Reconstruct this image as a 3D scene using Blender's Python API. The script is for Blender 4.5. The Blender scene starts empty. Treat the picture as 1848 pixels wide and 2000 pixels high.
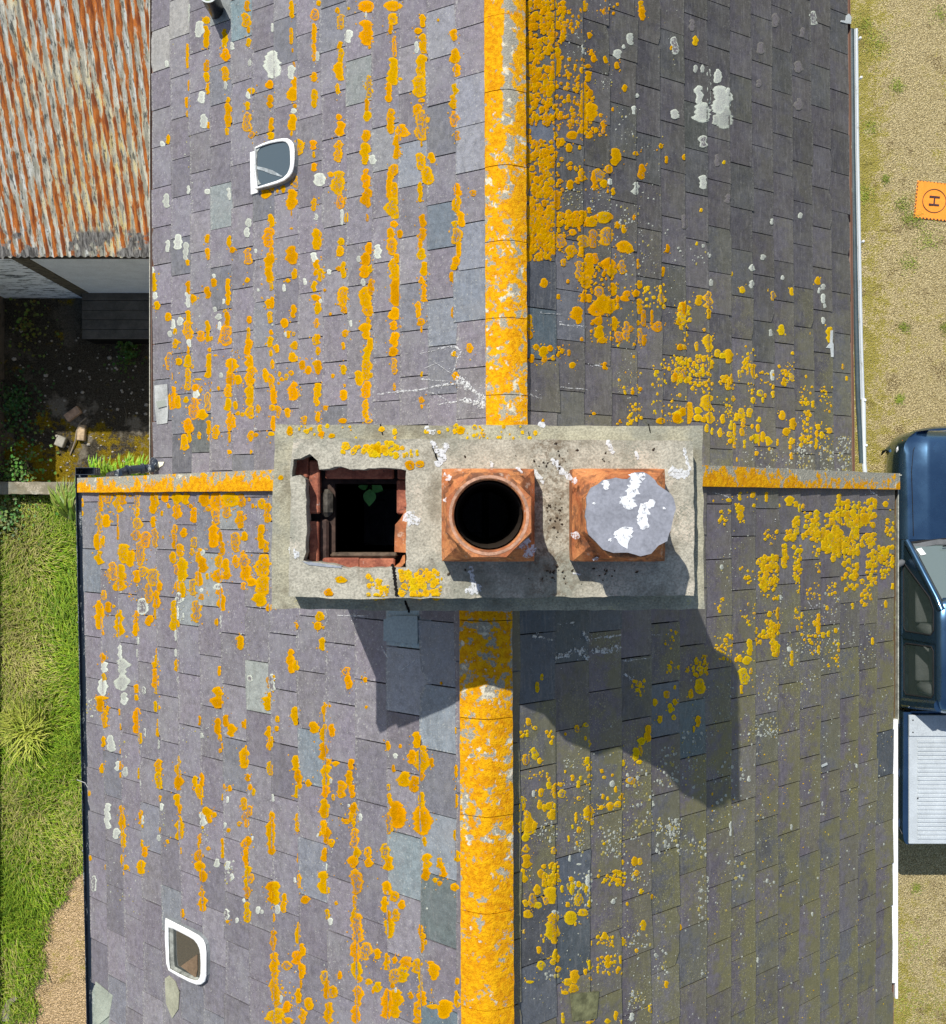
import bpy, math, random
import numpy as np
from mathutils import Vector, noise as mnoise
from mathutils.geometry import tessellate_polygon
R = math.radians
scene = bpy.context.scene
COL = scene.collection
random.seed(7)
# ---------------------------------------------------------------- camera, sky, sun, exposure
CAMZ = 13.5
cd = bpy.data.cameras.new('camera'); cam = bpy.data.objects.new('camera', cd); COL.objects.link(cam)
cam.location = (0, 0, CAMZ); cam.rotation_euler = (0, 0, 0)
cd.sensor_fit = 'HORIZONTAL'; cd.sensor_width = 36; cd.lens = 36 * 1971 / 1848
cd.clip_start = 0.1; cd.clip_end = 500
scene.camera = cam
L = Vector((-0.345, 0.72, 1.0)).normalized()
EL = math.asin(L.z); AZ = math.atan2(L.x, L.y)
w = bpy.data.worlds.new('World'); scene.world = w; w.use_nodes = True
nt = w.node_tree; bg = nt.nodes['Background']
sky = nt.nodes.new('ShaderNodeTexSky'); sky.sky_type = 'NISHITA'; sky.sun_disc = False
sky.sun_elevation = EL; sky.sun_rotation = AZ % (2 * math.pi); sky.altitude = 50; sky.air_density = 1.2; sky.dust_density = 1.0
nt.links.new(sky.outputs[0], bg.inputs[0]); bg.inputs[1].default_value = 0.11
sd = bpy.data.lights.new('sun', 'SUN'); sd.energy = 4.6; sd.angle = R(0.53); sd.color = (1.0, 0.965, 0.9)
so = bpy.data.objects.new('sun', sd); COL.objects.link(so); so.rotation_euler = L.to_track_quat('Z', 'Y').to_euler(); so.location = (-6, 12, 20)
scene.view_settings.view_transform = 'Standard'; scene.view_settings.look = 'None'
scene.view_settings.gamma = 1; scene.view_settings.exposure = 0.16
# ---------------------------------------------------------------- image point -> point at a depth
F = 1971.0; CX = 924.0; CY = 1000.0
def P(x, y, z):
    d = CAMZ - z
    return ((x - CX) * d / F, (CY - y) * d / F, z)
# ---------------------------------------------------------------- material helper
class M:
    def __init__(s, name, rough=0.8, spec=0.3, metal=0.0):
        s.m = bpy.data.materials.new(name); s.m.use_nodes = True
        s.t = s.m.node_tree; s.n = s.t.nodes; s.b = s.n['Principled BSDF']
        s.b.inputs['Roughness'].default_value = rough; s.b.inputs['Specular IOR Level'].default_value = spec
        s.b.inputs['Metallic'].default_value = metal
        s.pos = s.n.new('ShaderNodeNewGeometry').outputs['Position']
    def set(s, sock, v):
        if isinstance(v, (int, float)): 
            if sock.type == 'RGBA': sock.default_value = (v, v, v, 1)
            else: sock.default_value = v
        elif isinstance(v, tuple):
            sock.default_value = (v + (1,)) if sock.type == 'RGBA' and len(v) == 3 else v
        else: s.t.links.new(v, sock)
    def noise(s, scale, detail=4, rough=0.6, vec=None, dist=0.0, out='Fac'):
        n = s.n.new('ShaderNodeTexNoise'); n.inputs['Scale'].default_value = scale; n.inputs['Detail'].default_value = detail
        n.inputs['Roughness'].default_value = rough; n.inputs['Distortion'].default_value = dist
        s.t.links.new(vec or s.pos, n.inputs['Vector']); return n.outputs[out]
    def vor(s, scale, vec=None, feat='F1', out='Distance'):
        n = s.n.new('ShaderNodeTexVoronoi'); n.feature = feat; n.inputs['Scale'].default_value = scale
        s.t.links.new(vec or s.pos, n.inputs['Vector']); return n.outputs[out]
    def map(s, sc=(1, 1, 1), loc=(0, 0, 0), rot=(0, 0, 0), vec=None):
        n = s.n.new('ShaderNodeMapping'); n.inputs['Scale'].default_value = sc; n.inputs['Location'].default_value = loc
        n.inputs['Rotation'].default_value = rot; s.t.links.new(vec or s.pos, n.inputs['Vector']); return n.outputs[0]
    def step(s, v, a, b, lo=0.0, hi=1.0):
        n = s.n.new('ShaderNodeMapRange'); n.interpolation_type = 'SMOOTHSTEP'
        s.set(n.inputs['Value'], v); n.inputs['From Min'].default_value = a; n.inputs['From Max'].default_value = b
        n.inputs['To Min'].default_value = lo; n.inputs['To Max'].default_value = hi; return n.outputs[0]
    def math(s, op, a, b=0.0):
        n = s.n.new('ShaderNodeMath'); n.operation = op; s.set(n.inputs[0], a); s.set(n.inputs[1], b); return n.outputs[0]
    def mul(s, a, b): return s.math('MULTIPLY', a, b)
    def mix(s, f, a, b, mode='MIX'):
        n = s.n.new('ShaderNodeMix'); n.data_type = 'RGBA'; n.blend_type = mode; n.clamp_factor = True
        s.set(n.inputs[0], f); s.set(n.inputs[6], a); s.set(n.inputs[7], b); return n.outputs[2]
    def attr(s, name):
        n = s.n.new('ShaderNodeAttribute'); n.attribute_name = name; return n.outputs
    def sep(s, v):
        n = s.n.new('ShaderNodeSeparateXYZ'); s.t.links.new(v, n.inputs[0]); return n.outputs
    def bump(s, h, strength=0.3, dist=0.01):
        n = s.n.new('ShaderNodeBump'); n.inputs['Strength'].default_value = strength; n.inputs['Distance'].default_value = dist
        s.t.links.new(h, n.inputs['Height']); s.t.links.new(n.outputs[0], s.b.inputs['Normal'])
    def col(s, c): s.set(s.b.inputs['Base Color'], c); return s
    def vary(s, c, scale=6, amt=0.3, fine=80, bumpd=0.003):
        a = s.noise(scale, 5); f = s.noise(fine, 3)
        v = s.math('ADD', s.step(a, .3, .7, 1 - amt, 1 + amt), s.step(f, .3, .7, -.12, .12))
        s.col(s.mix(1.0, c, s.comb(v), 'MULTIPLY')); s.bump(f, .4, bumpd); return s
    def comb(s, v):
        n = s.n.new('ShaderNodeCombineColor')
        for i in range(3): s.t.links.new(v, n.inputs[i])
        return n.outputs[0]
def plain(name, c, rough=.7, spec=.3, metal=0., amt=.2, scale=6, fine=80, bumpd=.003):
    return M(name, rough, spec, metal).vary(c, scale, amt, fine, bumpd).m
# ---------------------------------------------------------------- mesh helper
class MB:
    def __init__(s): s.v = []; s.f = []; s.at = {}
    def add(s, vs, fs, **at):
        o = len(s.v); s.v += [tuple(v) for v in vs]; s.f += [tuple(i + o for i in f) for f in fs]
        for k, val in at.items():
            lst = s.at.setdefault(k, [])
            while len(lst) < o: lst.append(None)
            if isinstance(val, list): lst += val
            else: lst += [val] * len(vs)
        return s
    def box(s, x0, x1, y0, y1, z0, z1, **at):
        v = [(x, y, z) for z in (z0, z1) for y in (y0, y1) for x in (x0, x1)]
        return s.add(v, [(0, 2, 3, 1), (4, 5, 7, 6), (0, 1, 5, 4), (2, 6, 7, 3), (0, 4, 6, 2), (1, 3, 7, 5)], **at)
    def bbox(s, x0, x1, y0, y1, z0, z1, b=.01, **at):     # box with chamfered edges
        r = []
        for z, i in ((z0, b), (z0 + b, 0), (z1 - b, 0), (z1, b)):
            r.append([(x0 + i + (0 if i else b), y0 + i, z), (x1 - i - (0 if i else b), y0 + i, z), (x1 - i, y0 + i + (0 if i else b), z), (x1 - i, y1 - i - (0 if i else b), z),
                      (x1 - i - (0 if i else b), y1 - i, z), (x0 + i + (0 if i else b), y1 - i, z), (x0 + i, y1 - i - (0 if i else b), z), (x0 + i, y0 + i + (0 if i else b), z)])
        return s.rings(r, **at)
    def rings(s, rr, cap=True, closed=True, **at):
        n = len(rr[0]); v = [p for r in rr for p in r]; f = []
        for k in range(len(rr) - 1):
            for i in range(n if closed else n - 1):
                j = (i + 1) % n; f.append((k * n + i, k * n + j, (k + 1) * n + j, (k + 1) * n + i))
        if cap: f.append(tuple(range(n - 1, -1, -1))); f.append(tuple((len(rr) - 1) * n + i for i in range(n)))
        return s.add(v, f, **at)
    def tube(s, pts, r, n=8, cap=True, **at):
        rr = []; pts = [Vector(p) for p in pts]
        for i, p in enumerate(pts):
            d = (pts[min(i + 1, len(pts) - 1)] - pts[max(i - 1, 0)]).normalized()
            a = d.orthogonal().normalized() if abs(d.z) > .95 else d.cross(Vector((0, 0, 1))).normalized()
            b = d.cross(a).normalized(); ri = r[i] if isinstance(r, (list, tuple)) else r
            rr.append([tuple(p + (a * math.cos(t) + b * math.sin(t)) * ri) for t in [2 * math.pi * k / n for k in range(n)]])
        return s.rings(rr, cap, **at)
    def poly(s, pts, z0, z1, holes=(), **at):             # extruded outline with holes
        loops = [[Vector((x, y, 0)) for x, y in l] for l in [pts] + list(holes)]
        tri = tessellate_polygon(loops); fl = [p for l in loops for p in l]; n = len(fl)
        v = [(p.x, p.y, z1) for p in fl] + [(p.x, p.y, z0) for p in fl]
        f = []
        for a, b, c in tri:
            cr = (fl[b] - fl[a]).cross(fl[c] - fl[a]).z
            if cr < 0: b, c = c, b
            f.append((a, b, c)); f.append((a + n, c + n, b + n))
        o = 0
        for l in loops:
            for i in range(len(l)):
                j = (i + 1) % len(l); f.append((o + i, o + i + n, o + j + n, o + j))
            o += len(l)
        return s.add(v, f, **at)
def root_loc(o):
    while o.parent: o = o.parent
    return o.location
def build(name, mb, m, parent=None, smooth=False, angle=40, loc=None, xf=None):
    me = bpy.data.meshes.new(name)
    base = root_loc(parent) if parent else Vector(loc or (0, 0, 0))
    V = np.array(mb.v, dtype=np.float64)
    if xf is not None: V = xf(V)
    V = V - np.array(base)
    me.from_pydata(V.tolist(), [], mb.f)
    for k, lst in mb.at.items():
        while len(lst) < len(mb.v): lst.append(None)
        nz = next(x for x in lst if x is not None)
        if isinstance(nz, tuple):
            a = me.attributes.new(k, 'FLOAT_COLOR', 'POINT'); z = (0,) * 4
            a.data.foreach_set('color', np.array([(tuple(x) + (1,))[:4] if x is not None else z for x in lst], dtype=np.float32).ravel())
        else:
            a = me.attributes.new(k, 'FLOAT', 'POINT'); a.data.foreach_set('value', np.array([x if x is not None else 0 for x in lst], dtype=np.float32))
    me.materials.append(m)
    me.validate()
    if smooth:
        me.polygons.foreach_set('use_smooth', [True] * len(me.polygons))
        if angle < 180: me.set_sharp_from_angle(angle=R(angle))
    o = bpy.data.objects.new(name, me); COL.objects.link(o)
    if parent: o.parent = parent
    else: o.location = base
    return o
def thing(name, label, cat, loc=(0, 0, 0), group=None):
    o = bpy.data.objects.new(name, None); COL.objects.link(o); o.location = loc; o.empty_display_size = .1
    o['label'] = label; o['category'] = cat
    if group: o['group'] = group
    return o
def tag(o, label=None, cat=None, kind=None, group=None):
    if label: o['label'] = label
    if cat: o['category'] = cat
    if kind: o['kind'] = kind
    if group: o['group'] = group
    return o
# ---------------------------------------------------------------- roof slopes: ruled surfaces between an eave and a ridge
class Slope:
    def __init__(s, side, e0, e1, r0, r1, ze, zr, Y0, Y1, pitch, wid, phase):
        s.side = side; s.ze = ze; s.zr = zr; s.Y0 = Y0; s.Y1 = Y1; s.pitch = pitch; s.wid = wid; s.phase = phase
        s.e0, s.e1, s.r0, s.r1 = e0, e1, r0, r1           # (X at Y=0, X at Y=Yref) linear
        w = abs(.5 * (r0 + r1) - .5 * (e0 + e1)); s.W = w
        v = np.array([-(zr - ze) * side * -1, 0, w]); s.n = v / np.linalg.norm(v)
        s.n = np.array([side * (zr - ze), 0, w]) / math.hypot(zr - ze, w)
    def XE(s, Y): return s.e0 + (s.e1 - s.e0) * Y / 4.0
    def XR(s, Y): return s.r0 + (s.r1 - s.r0) * Y / 4.0
    def at(s, Y, t, h=0.0):
        Y = np.asarray(Y, float); t = np.asarray(t, float)
        x = s.XE(Y) + (s.XR(Y) - s.XE(Y)) * t; z = s.ze + (s.zr - s.ze) * t
        return np.stack([x + s.n[0] * h, Y + 0 * t, z + s.n[2] * h], -1)
    def unproj(s, x, y):
        x = np.asarray(x, float); y = np.asarray(y, float); d = np.full(x.shape, CAMZ - .5 * (s.ze + s.zr))
        for _ in range(14):
            X = (x - CX) * d / F; Y = (CY - y) * d / F
            t = (X - s.XE(Y)) / (s.XR(Y) - s.XE(Y)); d = .35 * d + .65 * (CAMZ - (s.ze + (s.zr - s.ze) * t) - .012)
        return Y, t
    def hgt(s, t): return .014 - .008 * np.mod(t * s.W / s.pitch, 1.0)
# Y ref 4: values at Y=0 and Y=4 (linear, extends either way)
SL = {
 'FL': Slope(-1, -2.803, -2.885, .058, .040, 6.23, 8.75, -4.6, .20, .1835, .314, -1.81),
 'FR': Slope(1, 3.022, 3.04, .058, .040, 6.23, 8.75, -4.6, .22, .1885, .318, -1.57),
 'RL': Slope(-1, -2.495, -2.515, .206, .188, 5.58, 7.43, .22, 5.4, .185, .303, 3.457),
 'RR': Slope(1, 2.967, 2.928, .206, .188, 5.58, 7.43, .22, 5.4, .188, .313, 3.27)}
# ---------------------------------------------------------------- lichen survey (tens of pixels in survey tiles: x, top, bottom, half width)
TILES = {'A': (400, 0, 3.333, 'RL'), 'B': (840, 0, 3.333, 'RL'), 'C': (400, 600, 3.333, 'RL'), 'D': (840, 600, 3.333, 'RL'),
 'E': (200, 1250, 3.333, 'FL'), 'F': (720, 1600, 3.333, 'FL'), 'G': (200, 1840, 3.333, 'FL'), 'H': (720, 2120, 3.413, 'FL'),
 'I': (1270, 0, 3.333, 'RR'), 'J': (1270, 560, 3.333, 'RR'), 'P': (1800, 0, 1.8186, 'RR'), 'Q': (1780, 600, 3.077, 'RR'),
 'K': (1350, 1600, 3.333, 'FR'), 'L': (1350, 2120, 3.413, 'FR'), 'N': (1820, 1250, 2.857, 'FR'), 'Z': (700, 1080, 1.54, 'SLAB'), 'R': (1880, 1930, 2.5, 'FR')}
OR = {
'A': '49 14 21 3.5;49 22 42 2.8;65 25 42 2.5;66 42 54 4.3;66 58 72 3.2;68 85 90 2;68 90 112 3.6;67 112 119 1.8;85 0 10 2.5;84 11 24 4;86 23 29 1.8;86 33 41 2.5;49 52 63 3;49 63 72 2.5;50 73 83 1.8;51 107 113 1.8;32 85 95 2.2;32 97 103 1;32 38 60 1.3;33 70 80 .8;15 118 127 1.7;105 70 78 3.5;105 83 95 2.8;106 103 116 2.2;106 116 123 3.5;89 77 83 3.5;85 89 97 2.4;85 98 116 4 r;89 115 122 3.3 r;124 0 16 2;124 24 39 1.8;125 42 46 1;126 54 60 1.2;127 67 78 3.2;125 76 89 5.2;127 91 95 2;125 100 115 4.5;124 115 120 1.2;130 122 137 4.8;143 123 132 3;144 133 139 1.6;144 143 151 2.7;127 154 165 3 r;124 160 163 1.5;124 166 185 5;124 185 190 .6;101 166 175 4.5;107 163 168 2.5;117 163 170 2;112 166 170 1;106 188 200 3.2;148 0 5 2.8;145 7 18 3.5 r;144 20 38 2;144 38 54 2;144 63 72 2.6;144 78 95 2.5;144 174 186 2.6',
'B': '18 6 12 2;21 12 26 3 r;20 36 43 2.3;21 42 55 2.6;20 54 71 4.2;18 73 83 2;19 100 106 3;20 106 120 4.3;19 123 143 3.8;28 6 9 1.5;44 0 11 7;43 17 40 6;46 39 43 1.5;45 66 86 3.6 r;44 86 98 2.2;44 97 107 3.3;43 114 125 3.8;42 125 145 3.8;43 148 166 3.4;44 165 183 4.5;44 188 195 1.2;19 150 172 5.5;12 151 156 3;20 171 184 3.5 r;25 173 180 2;26 187 196 2.4;67 0 10 7;67 11 22 5.6;65 21 30 2.5;68 31 50 2.1;67 50 75 4.4;73 68 71 4;63 72 90 2.7;65 95 118 3.6;76 109 121 5.5;70 118 140 3.8;68 144 155 4;64 150 175 3;68 160 175 3;67 172 193 7;68 194 200 4;93 12 24 2.8;89 24 30 3.2;93 29 47 3.7;92 47 68 5.6;91 66 86 5.8;92 86 90 3;89 91 103 4.2;92 96 124 6.3 r;92 124 129 1;92 134 150 4.6;101 134 144 3.3;98 146 163 5.6;91 160 178 2;93 188 200 3.3;121 25 36 3.7;122 42 56 4.8;123 56 68 4;122 73 84 3;120 83 96 3.2;121 97 112 4.6 r;124 115 124 3 r;124 161 173 4;124 172 188 4.6;127 186 200 3.6;122 194 200 3.6;138 167 173 2.7;107 16 19 1.2',
'C': '50 6 14 2.2;50 18 29 2;69 7 18 2;72 17 23 3;86 18 33 3.6 r;104 0 18 4.6;106 17 24 2;105 22 36 5;104 34 49 4;106 48 56 1.8;124 0 2 1.5;125 16 33 5;126 36 46 2.3;146 1 20 3.8;146 28 37 2.6;145 37 43 2;150 37 48 3;144 47 57 2.4;3 40 57 3;6 65 73 2.8;15 75 83 2.5;32 28 34 1.8;33 47 60 2.2;37 59 67 4.2;50 52 63 3.2;56 45 53 2.6;68 45 69 2.2;85 44 49 2.2;66 72 76 2;33 73 83 2.7;33 82 100 4.8;36 95 98 2;22 89 95 1.7;22 98 107 2.4;44 91 101 3.4;50 82 101 2.2;54 96 100 1.3;67 74 87 2.4;66 86 105 5.5 r;87 78 85 2.2;86 88 100 1.8;86 98 113 4.2;87 112 124 3.6;88 122 140 5;88 139 158 4;88 157 169 4;104 63 72 3.6;107 61 72 2;105 74 85 2.4;106 90 95 1.6;105 96 106 2.4;111 103 111 3.4;106 108 114 1.6;107 116 125 1.8;101 124 137 2.8;106 129 143 3;108 142 156 3.5;107 156 162 2.8;112 157 169 3.5;108 166 180 2.4;106 180 184 3;126 68 80 2.8;118 80 89 3.3;121 91 98 2;126 92 96 1.5;127 100 108 3.2;125 110 119 4.4;134 117 126 3.1;139 122 130 3;146 117 128 3;126 136 153 4.8;130 142 150 2.5;121 159 168 2.8;136 166 174 2.6;146 137 158 3;124 126 131 2.4;120 129 135 1.8;114 127 132 1.5;116 132 136 1.8;113 136 139 1.3;121 45 49 2;145 59 65 3.5;147 66 77 2.8;146 80 89 2;145 94 104 3.3;147 106 113 1.6;147 163 171 2.2;16 110 126 3 r;18 126 136 1.6;25 115 122 2.5;33 104 112 1.2;33 112 124 4;37 121 125 1.5;33 124 144 2.9;52 106 110 1.6;51 111 133 3;57 112 114 2.5;19 140 161 3.8;24 148 160 3.5;31 149 155 2.5;40 138 146 3;38 150 170 4.5 r;50 145 162 2.6 r;46 160 170 3.6;44 141 146 1.5;60 140 144 1.5;71 115 130 5;70 128 140 5;77 130 139 3;68 138 150 3.5;68 150 162 3;71 146 150 1.8;75 153 161 2.3;77 162 166 1.8;81 163 167 2;95 156 164 2.3;70 162 180 3.2;73 167 177 2.5;69 180 190 1.2;33 168 182 4.8;30 182 197 3.4;34 178 190 1.8;58 174 187 3.1;43 180 187 1.8;51 170 183 2.2;52 183 189 2;69 196 200 2.4;88 179 189 2.8;93 181 185 2;88 196 200 1.2;42 133 135 3',
'D': '1 3 20 2.5;21 9 16 3;20 16 26 3.5;23 30 45 2.5;19 34 39 2.5;3 36 48 3;23 52 70 4.6;24 69 76 3.5;25 90 97 3.4;23 101 108 1.5;46 13 24 4.2;43 22 34 4.8;42 33 45 4.3;47 33 40 2.8;48 45 60 4;43 52 72 5;45 68 79 4.8;45 79 86 2.2;43 84 99 5.2;46 97 110 4;44 105 118 3.6;43 116 135 4.2;37 126 140 3.5;47 128 133 2.5;43 135 151 4;43 151 169 2.9;45 168 173 3;65 0 10 3.6;73 2 10 3;66 9 25 4.6;70 23 32 3;68 27 47 4.8;69 45 70 5.5;68 70 82 5;68 82 91 3;73 86 89 2;68 92 106 4.5;67 105 114 4.3;68 115 130 2.6 r;68 137 144 1.2;93 0 12 4;91 10 19 2;92 18 29 4;94 30 43 3.5;92 43 50 2.6;94 48 60 2.2;94 59 66 3.4;89 65 80 2.6;91 80 87 4;92 87 93 1;122 0 15 5 r;125 8 27 2.5;123 25 35 3.8;121 32 38 3.3;119 39 48 2.8;121 45 50 1.5;120 70 80 1.8;135 102 111 3;121 109 114 2.5;122 127 135 3;92 149 155 2.4;92 156 160 1.3;92 127 132 1.3;23 121 130 2.5;14 129 133 1.7;23 143 153 3.6;1 94 103 2;1 105 113 1.8;1 117 130 3;1 137 150 3;8 157 162 3;23 168 173 3.5;24 138 141 1.3;1 162 172 2;1 60 75 2;12 75 78 1.2;7 54 57 1.3',
'E': '7 22 30 1.4;7 33 38 1.2;23 17 34 3;30 17 27 4 r;38 17 35 4;42 17 28 4;22 34 50 3 r;28 36 48 4;21 47 54 2.2;20 53 68 3.6;22 68 81 4;25 55 64 1.8;38 36 46 1.3;38 46 59 1.5;55 17 30 3 r;55 30 39 3.2;55 39 50 4.3 r;54 50 60 4 r;69 17 36 3.2;72 17 30 2.5;69 38 48 2.4;62 51 66 4.5 r;71 48 66 3 r;43 62 80 5.5;49 68 83 4;58 60 82 4 r;34 78 95 4 r;30 84 94 2 r;41 80 96 4;40 92 104 6;36 98 104 4;55 85 97 4;60 82 92 4 r;69 84 100 5.5 r;65 97 115 3.5 r;72 103 120 3.5;75 96 104 2.6;71 118 129 1.6;26 103 112 3 r;22 112 138 4.2;30 113 123 2.8;39 120 145 4;54 121 133 2.8;54 131 144 3.2;66 125 135 3.1;34 116 119 1.5;25 138 143 1.3;46 143 145 1.5;80 17 26 4.5;90 17 28 6;90 26 41 4;98 17 28 3;102 27 31 2;105 30 44 3.1;88 45 55 3;88 52 67 2.5;96 48 57 2.8;93 62 74 3.5;86 69 80 2.8;95 74 96 5;90 80 90 3 r;105 56 66 3.4 r;103 66 73 2;90 95 105 2.5;95 96 110 2.5;87 112 125 2.5;88 123 139 3.4;91 129 136 1.8;77 33 38 1.2;78 55 58 1;110 66 80 4.5;113 74 88 4.2;110 86 100 4;104 93 108 3.3 r;117 88 94 1.6;112 106 112 3.6 r;107 112 132 4.2 r;115 17 30 6;125 17 33 8;118 29 34 2.5;137 17 30 8;147 18 30 4;134 28 40 4 r;124 31 46 4.6 r;122 45 66 4.5;129 50 62 3.2;130 60 73 3.6;128 72 84 5;134 75 90 3;127 84 97 5;134 86 94 4;128 98 108 4;130 106 122 4.5;146 33 49 4.6;142 52 70 4 r;150 51 60 4;148 68 72 2.5;142 72 84 3;150 71 84 5.5 r;151 80 95 5.8;156 92 100 5;149 96 103 3;164 45 67 3.5;168 60 70 3;165 22 32 4;170 26 44 4;166 71 92 7;166 90 108 6;163 105 118 5.5;171 115 122 4;146 143 156 2.8;127 170 179 1.7;72 154 160 1;72 160 170 2;70 166 172 2.4;71 172 190 3.4;72 188 195 2;90 164 175 2.5;24 158 168 2.6;26 160 165 2;26 176 184 2.2;54 186 194 2.3;54 195 200 1.5;24 196 200 5;126 188 200 5;172 178 190 3 r;172 193 198 2.5;170 197 200 4;125 128 135 1.6',
'F': '23 15 21 2;42 5 14 3.6;41 14 22 3;46 18 21 1.6;45 28 40 3.2;17 38 60 3;22 48 58 3.5;66 54 62 3.5 r;68 61 74 3;83 63 68 2.1;84 88 91 1.5;21 89 106 3.9;47 85 97 3.1;46 96 103 .9;37 102 113 4.7;47 104 121 4;54 104 116 3.4;52 87 90 1.3;47 120 137 5.8;50 135 141 3.5;57 137 142 3;48 140 160 4.8;48 158 170 4.3;47 170 188 4.6;46 189 200 3.5;21 132 146 3.6;24 144 158 4;33 153 160 2.8;22 158 170 2.8;26 155 162 2;70 135 145 3;69 145 160 4.2;62 154 170 3.8;71 158 170 2.5;73 174 185 3.6;72 182 190 4;66 188 192 4;73 190 194 2.5;74 196 200 3.5;23 183 200 2.3;55 166 172 1.8;103 119 128 2.8;108 140 147 1.7;114 122 126 1.4;128 111 126 3.8;134 123 128 3.4;124 127 140 4.5;133 126 148 7;142 134 143 2.4;133 146 155 2.5;118 146 160 6;126 150 165 4.6;129 151 158 2;104 157 163 1.8;105 165 175 2;110 172 196 7.3;105 182 200 3.5 r;133 164 177 3.6;134 178 200 8;163 107 113 1.3;163 140 152 2;164 166 178 2;162 161 163 1;6 97 103 1.6;5 106 111 1.8;1 115 125 1.5;1 140 150 1.3;1 182 200 3;150 67 70 1.2;2 61 66 1.6',
'G': '23 0 14 4.2;26 12 28 3.2;29 8 14 1.5;54 0 4 1.8;55 10 33 3.8;58 32 42 2.6;71 4 14 1.5;75 8 12 1.2;73 20 28 1.2;73 28 36 1.8;39 11 17 1;40 24 30 1.2;25 35 45 2.4;24 59 68 2.1;40 46 51 .9;40 57 65 2.4;40 67 72 1.3;57 46 51 .8;56 63 73 1.1;74 55 68 3.8;74 66 82 3.6;92 52 62 1.7;91 60 70 3.1;92 69 83 4;110 17 26 1.5;126 0 11 5.8;133 16 27 3.4;126 19 34 2.8;138 24 36 3.6;128 33 40 1.8;130 41 47 1.5;128 46 50 1.5;148 22 28 1.4;150 20 29 1;170 0 13 3.6;171 26 36 2.8;172 35 48 3;172 57 70 2.9;179 17 23 1.5;178 26 30 1.4;150 45 64 5;151 43 50 1.5;153 68 75 2.6;155 77 83 2.5;158 81 88 1.6;132 77 82 1.8;137 78 84 2;130 86 92 1;106 70 80 2;112 67 80 2.2;110 77 91 4;112 90 96 1.2;116 97 106 4.5;119 104 112 2.3;123 102 107 2.5;113 114 117 1.4;75 87 93 1.7;90 86 97 3;93 95 104 2.3;93 105 113 2;92 109 127 4.2;110 121 130 2.4;109 127 134 1.2;110 135 146 4;111 145 155 5.3;113 153 164 3.8;112 166 172 1.7;113 171 190 3.6;118 132 136 1.4;130 125 132 2;130 131 143 1.8;41 96 104 2.6;42 103 118 3.2;43 117 134 3.1;43 134 138 .8;42 139 149 2;45 148 153 2.5;43 154 158 1;58 100 113 2.8;59 126 133 1.7;62 132 142 2.4;59 144 157 4;60 113 116 1;13 83 88 1.3;14 140 145 1.3;27 148 153 1.2;82 126 130 2;75 115 121 1.2;94 133 139 1;95 187 195 2.4;149 89 101 2.8;154 96 106 2.5 r;150 102 110 3 r;151 108 116 2.5;136 116 120 1.7;145 110 115 1.7;151 125 135 4.5;153 123 132 3.5;151 134 150 3;152 149 160 3.6;156 156 165 2.6 r;151 160 168 2.2;152 166 179 3.3;152 181 200 3.8;173 101 110 2;173 109 135 4.7;174 130 140 3.8;174 163 183 5;174 185 188 1.2;176 191 199 1.2;135 197 200 2',
'H': '1 8 48 3;24 10 27 2.5;48 0 15 4.4;47 17 30 2.5;50 22 38 4;55 33 41 2.8;44 26 31 1.5;75 0 9 3;73 8 18 3.8;68 16 20 3.5;74 18 23 1.5;76 24 42 4.3 r;77 40 55 4.5;74 48 60 5;76 60 66 4;77 62 84 6.5 r;75 84 95 2.4;75 95 110 3.2;77 100 127 5.5 r;76 126 145 5;77 143 160 5.5;79 156 163 4.5;88 159 165 4;96 162 172 5;92 168 173 1.5;79 165 185 5;77 183 200 4.5;88 40 51 3.2;88 50 59 3.5;103 37 52 4.5 r;106 48 62 4.8;105 71 84 5.5;112 80 90 5;102 85 100 4;118 88 97 3;106 97 108 3;112 96 108 3.3;107 105 123 5;115 0 24 6.5;107 10 29 3.2 r;137 3 30 8.5;136 0 4 3.5;139 31 40 1.8;166 25 35 1.8;141 46 60 4.5;140 59 71 3.6;152 50 60 3;156 58 68 3;148 68 73 2;152 71 76 2.2;166 73 81 4.5;168 43 54 3.3;135 110 120 3;137 117 124 3;136 123 136 2.5;140 124 129 1.5;24 46 55 1.2;25 64 78 2.3;48 41 54 3;48 62 83 5.5;12 82 90 2.3;11 89 100 2.7;4 71 93 4.5;31 84 92 4.5;59 89 93 1.4;51 96 106 2.5;25 108 118 2.9;24 116 128 3;28 127 139 3.5;23 134 147 5;27 145 160 4;27 160 168 1.4;24 168 182 3.6;14 143 152 4 r;2 115 135 3;3 135 160 5;4 158 185 5;5 185 200 8;34 176 188 4;14 179 190 3;28 186 200 4;15 194 200 5;48 152 165 3.6 r;50 160 178 3;56 165 177 4.2;52 180 200 5;62 152 160 2.4;3 101 108 1.2;86 126 143 5.5 r;96 132 142 3.2;104 136 152 3.7;112 139 146 2.5;122 139 152 6;132 141 155 6;112 150 164 5 r;119 148 163 5.5;135 153 172 2.6;137 170 184 6;132 180 200 4.5;146 182 187 6;110 162 168 1.8;105 168 196 6;113 168 195 6.5;126 171 178 2.3;147 145 161 4.5;156 178 196 6.5;145 168 171 1;168 158 165 3;168 170 186 3.5;144 143 147 3',
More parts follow.
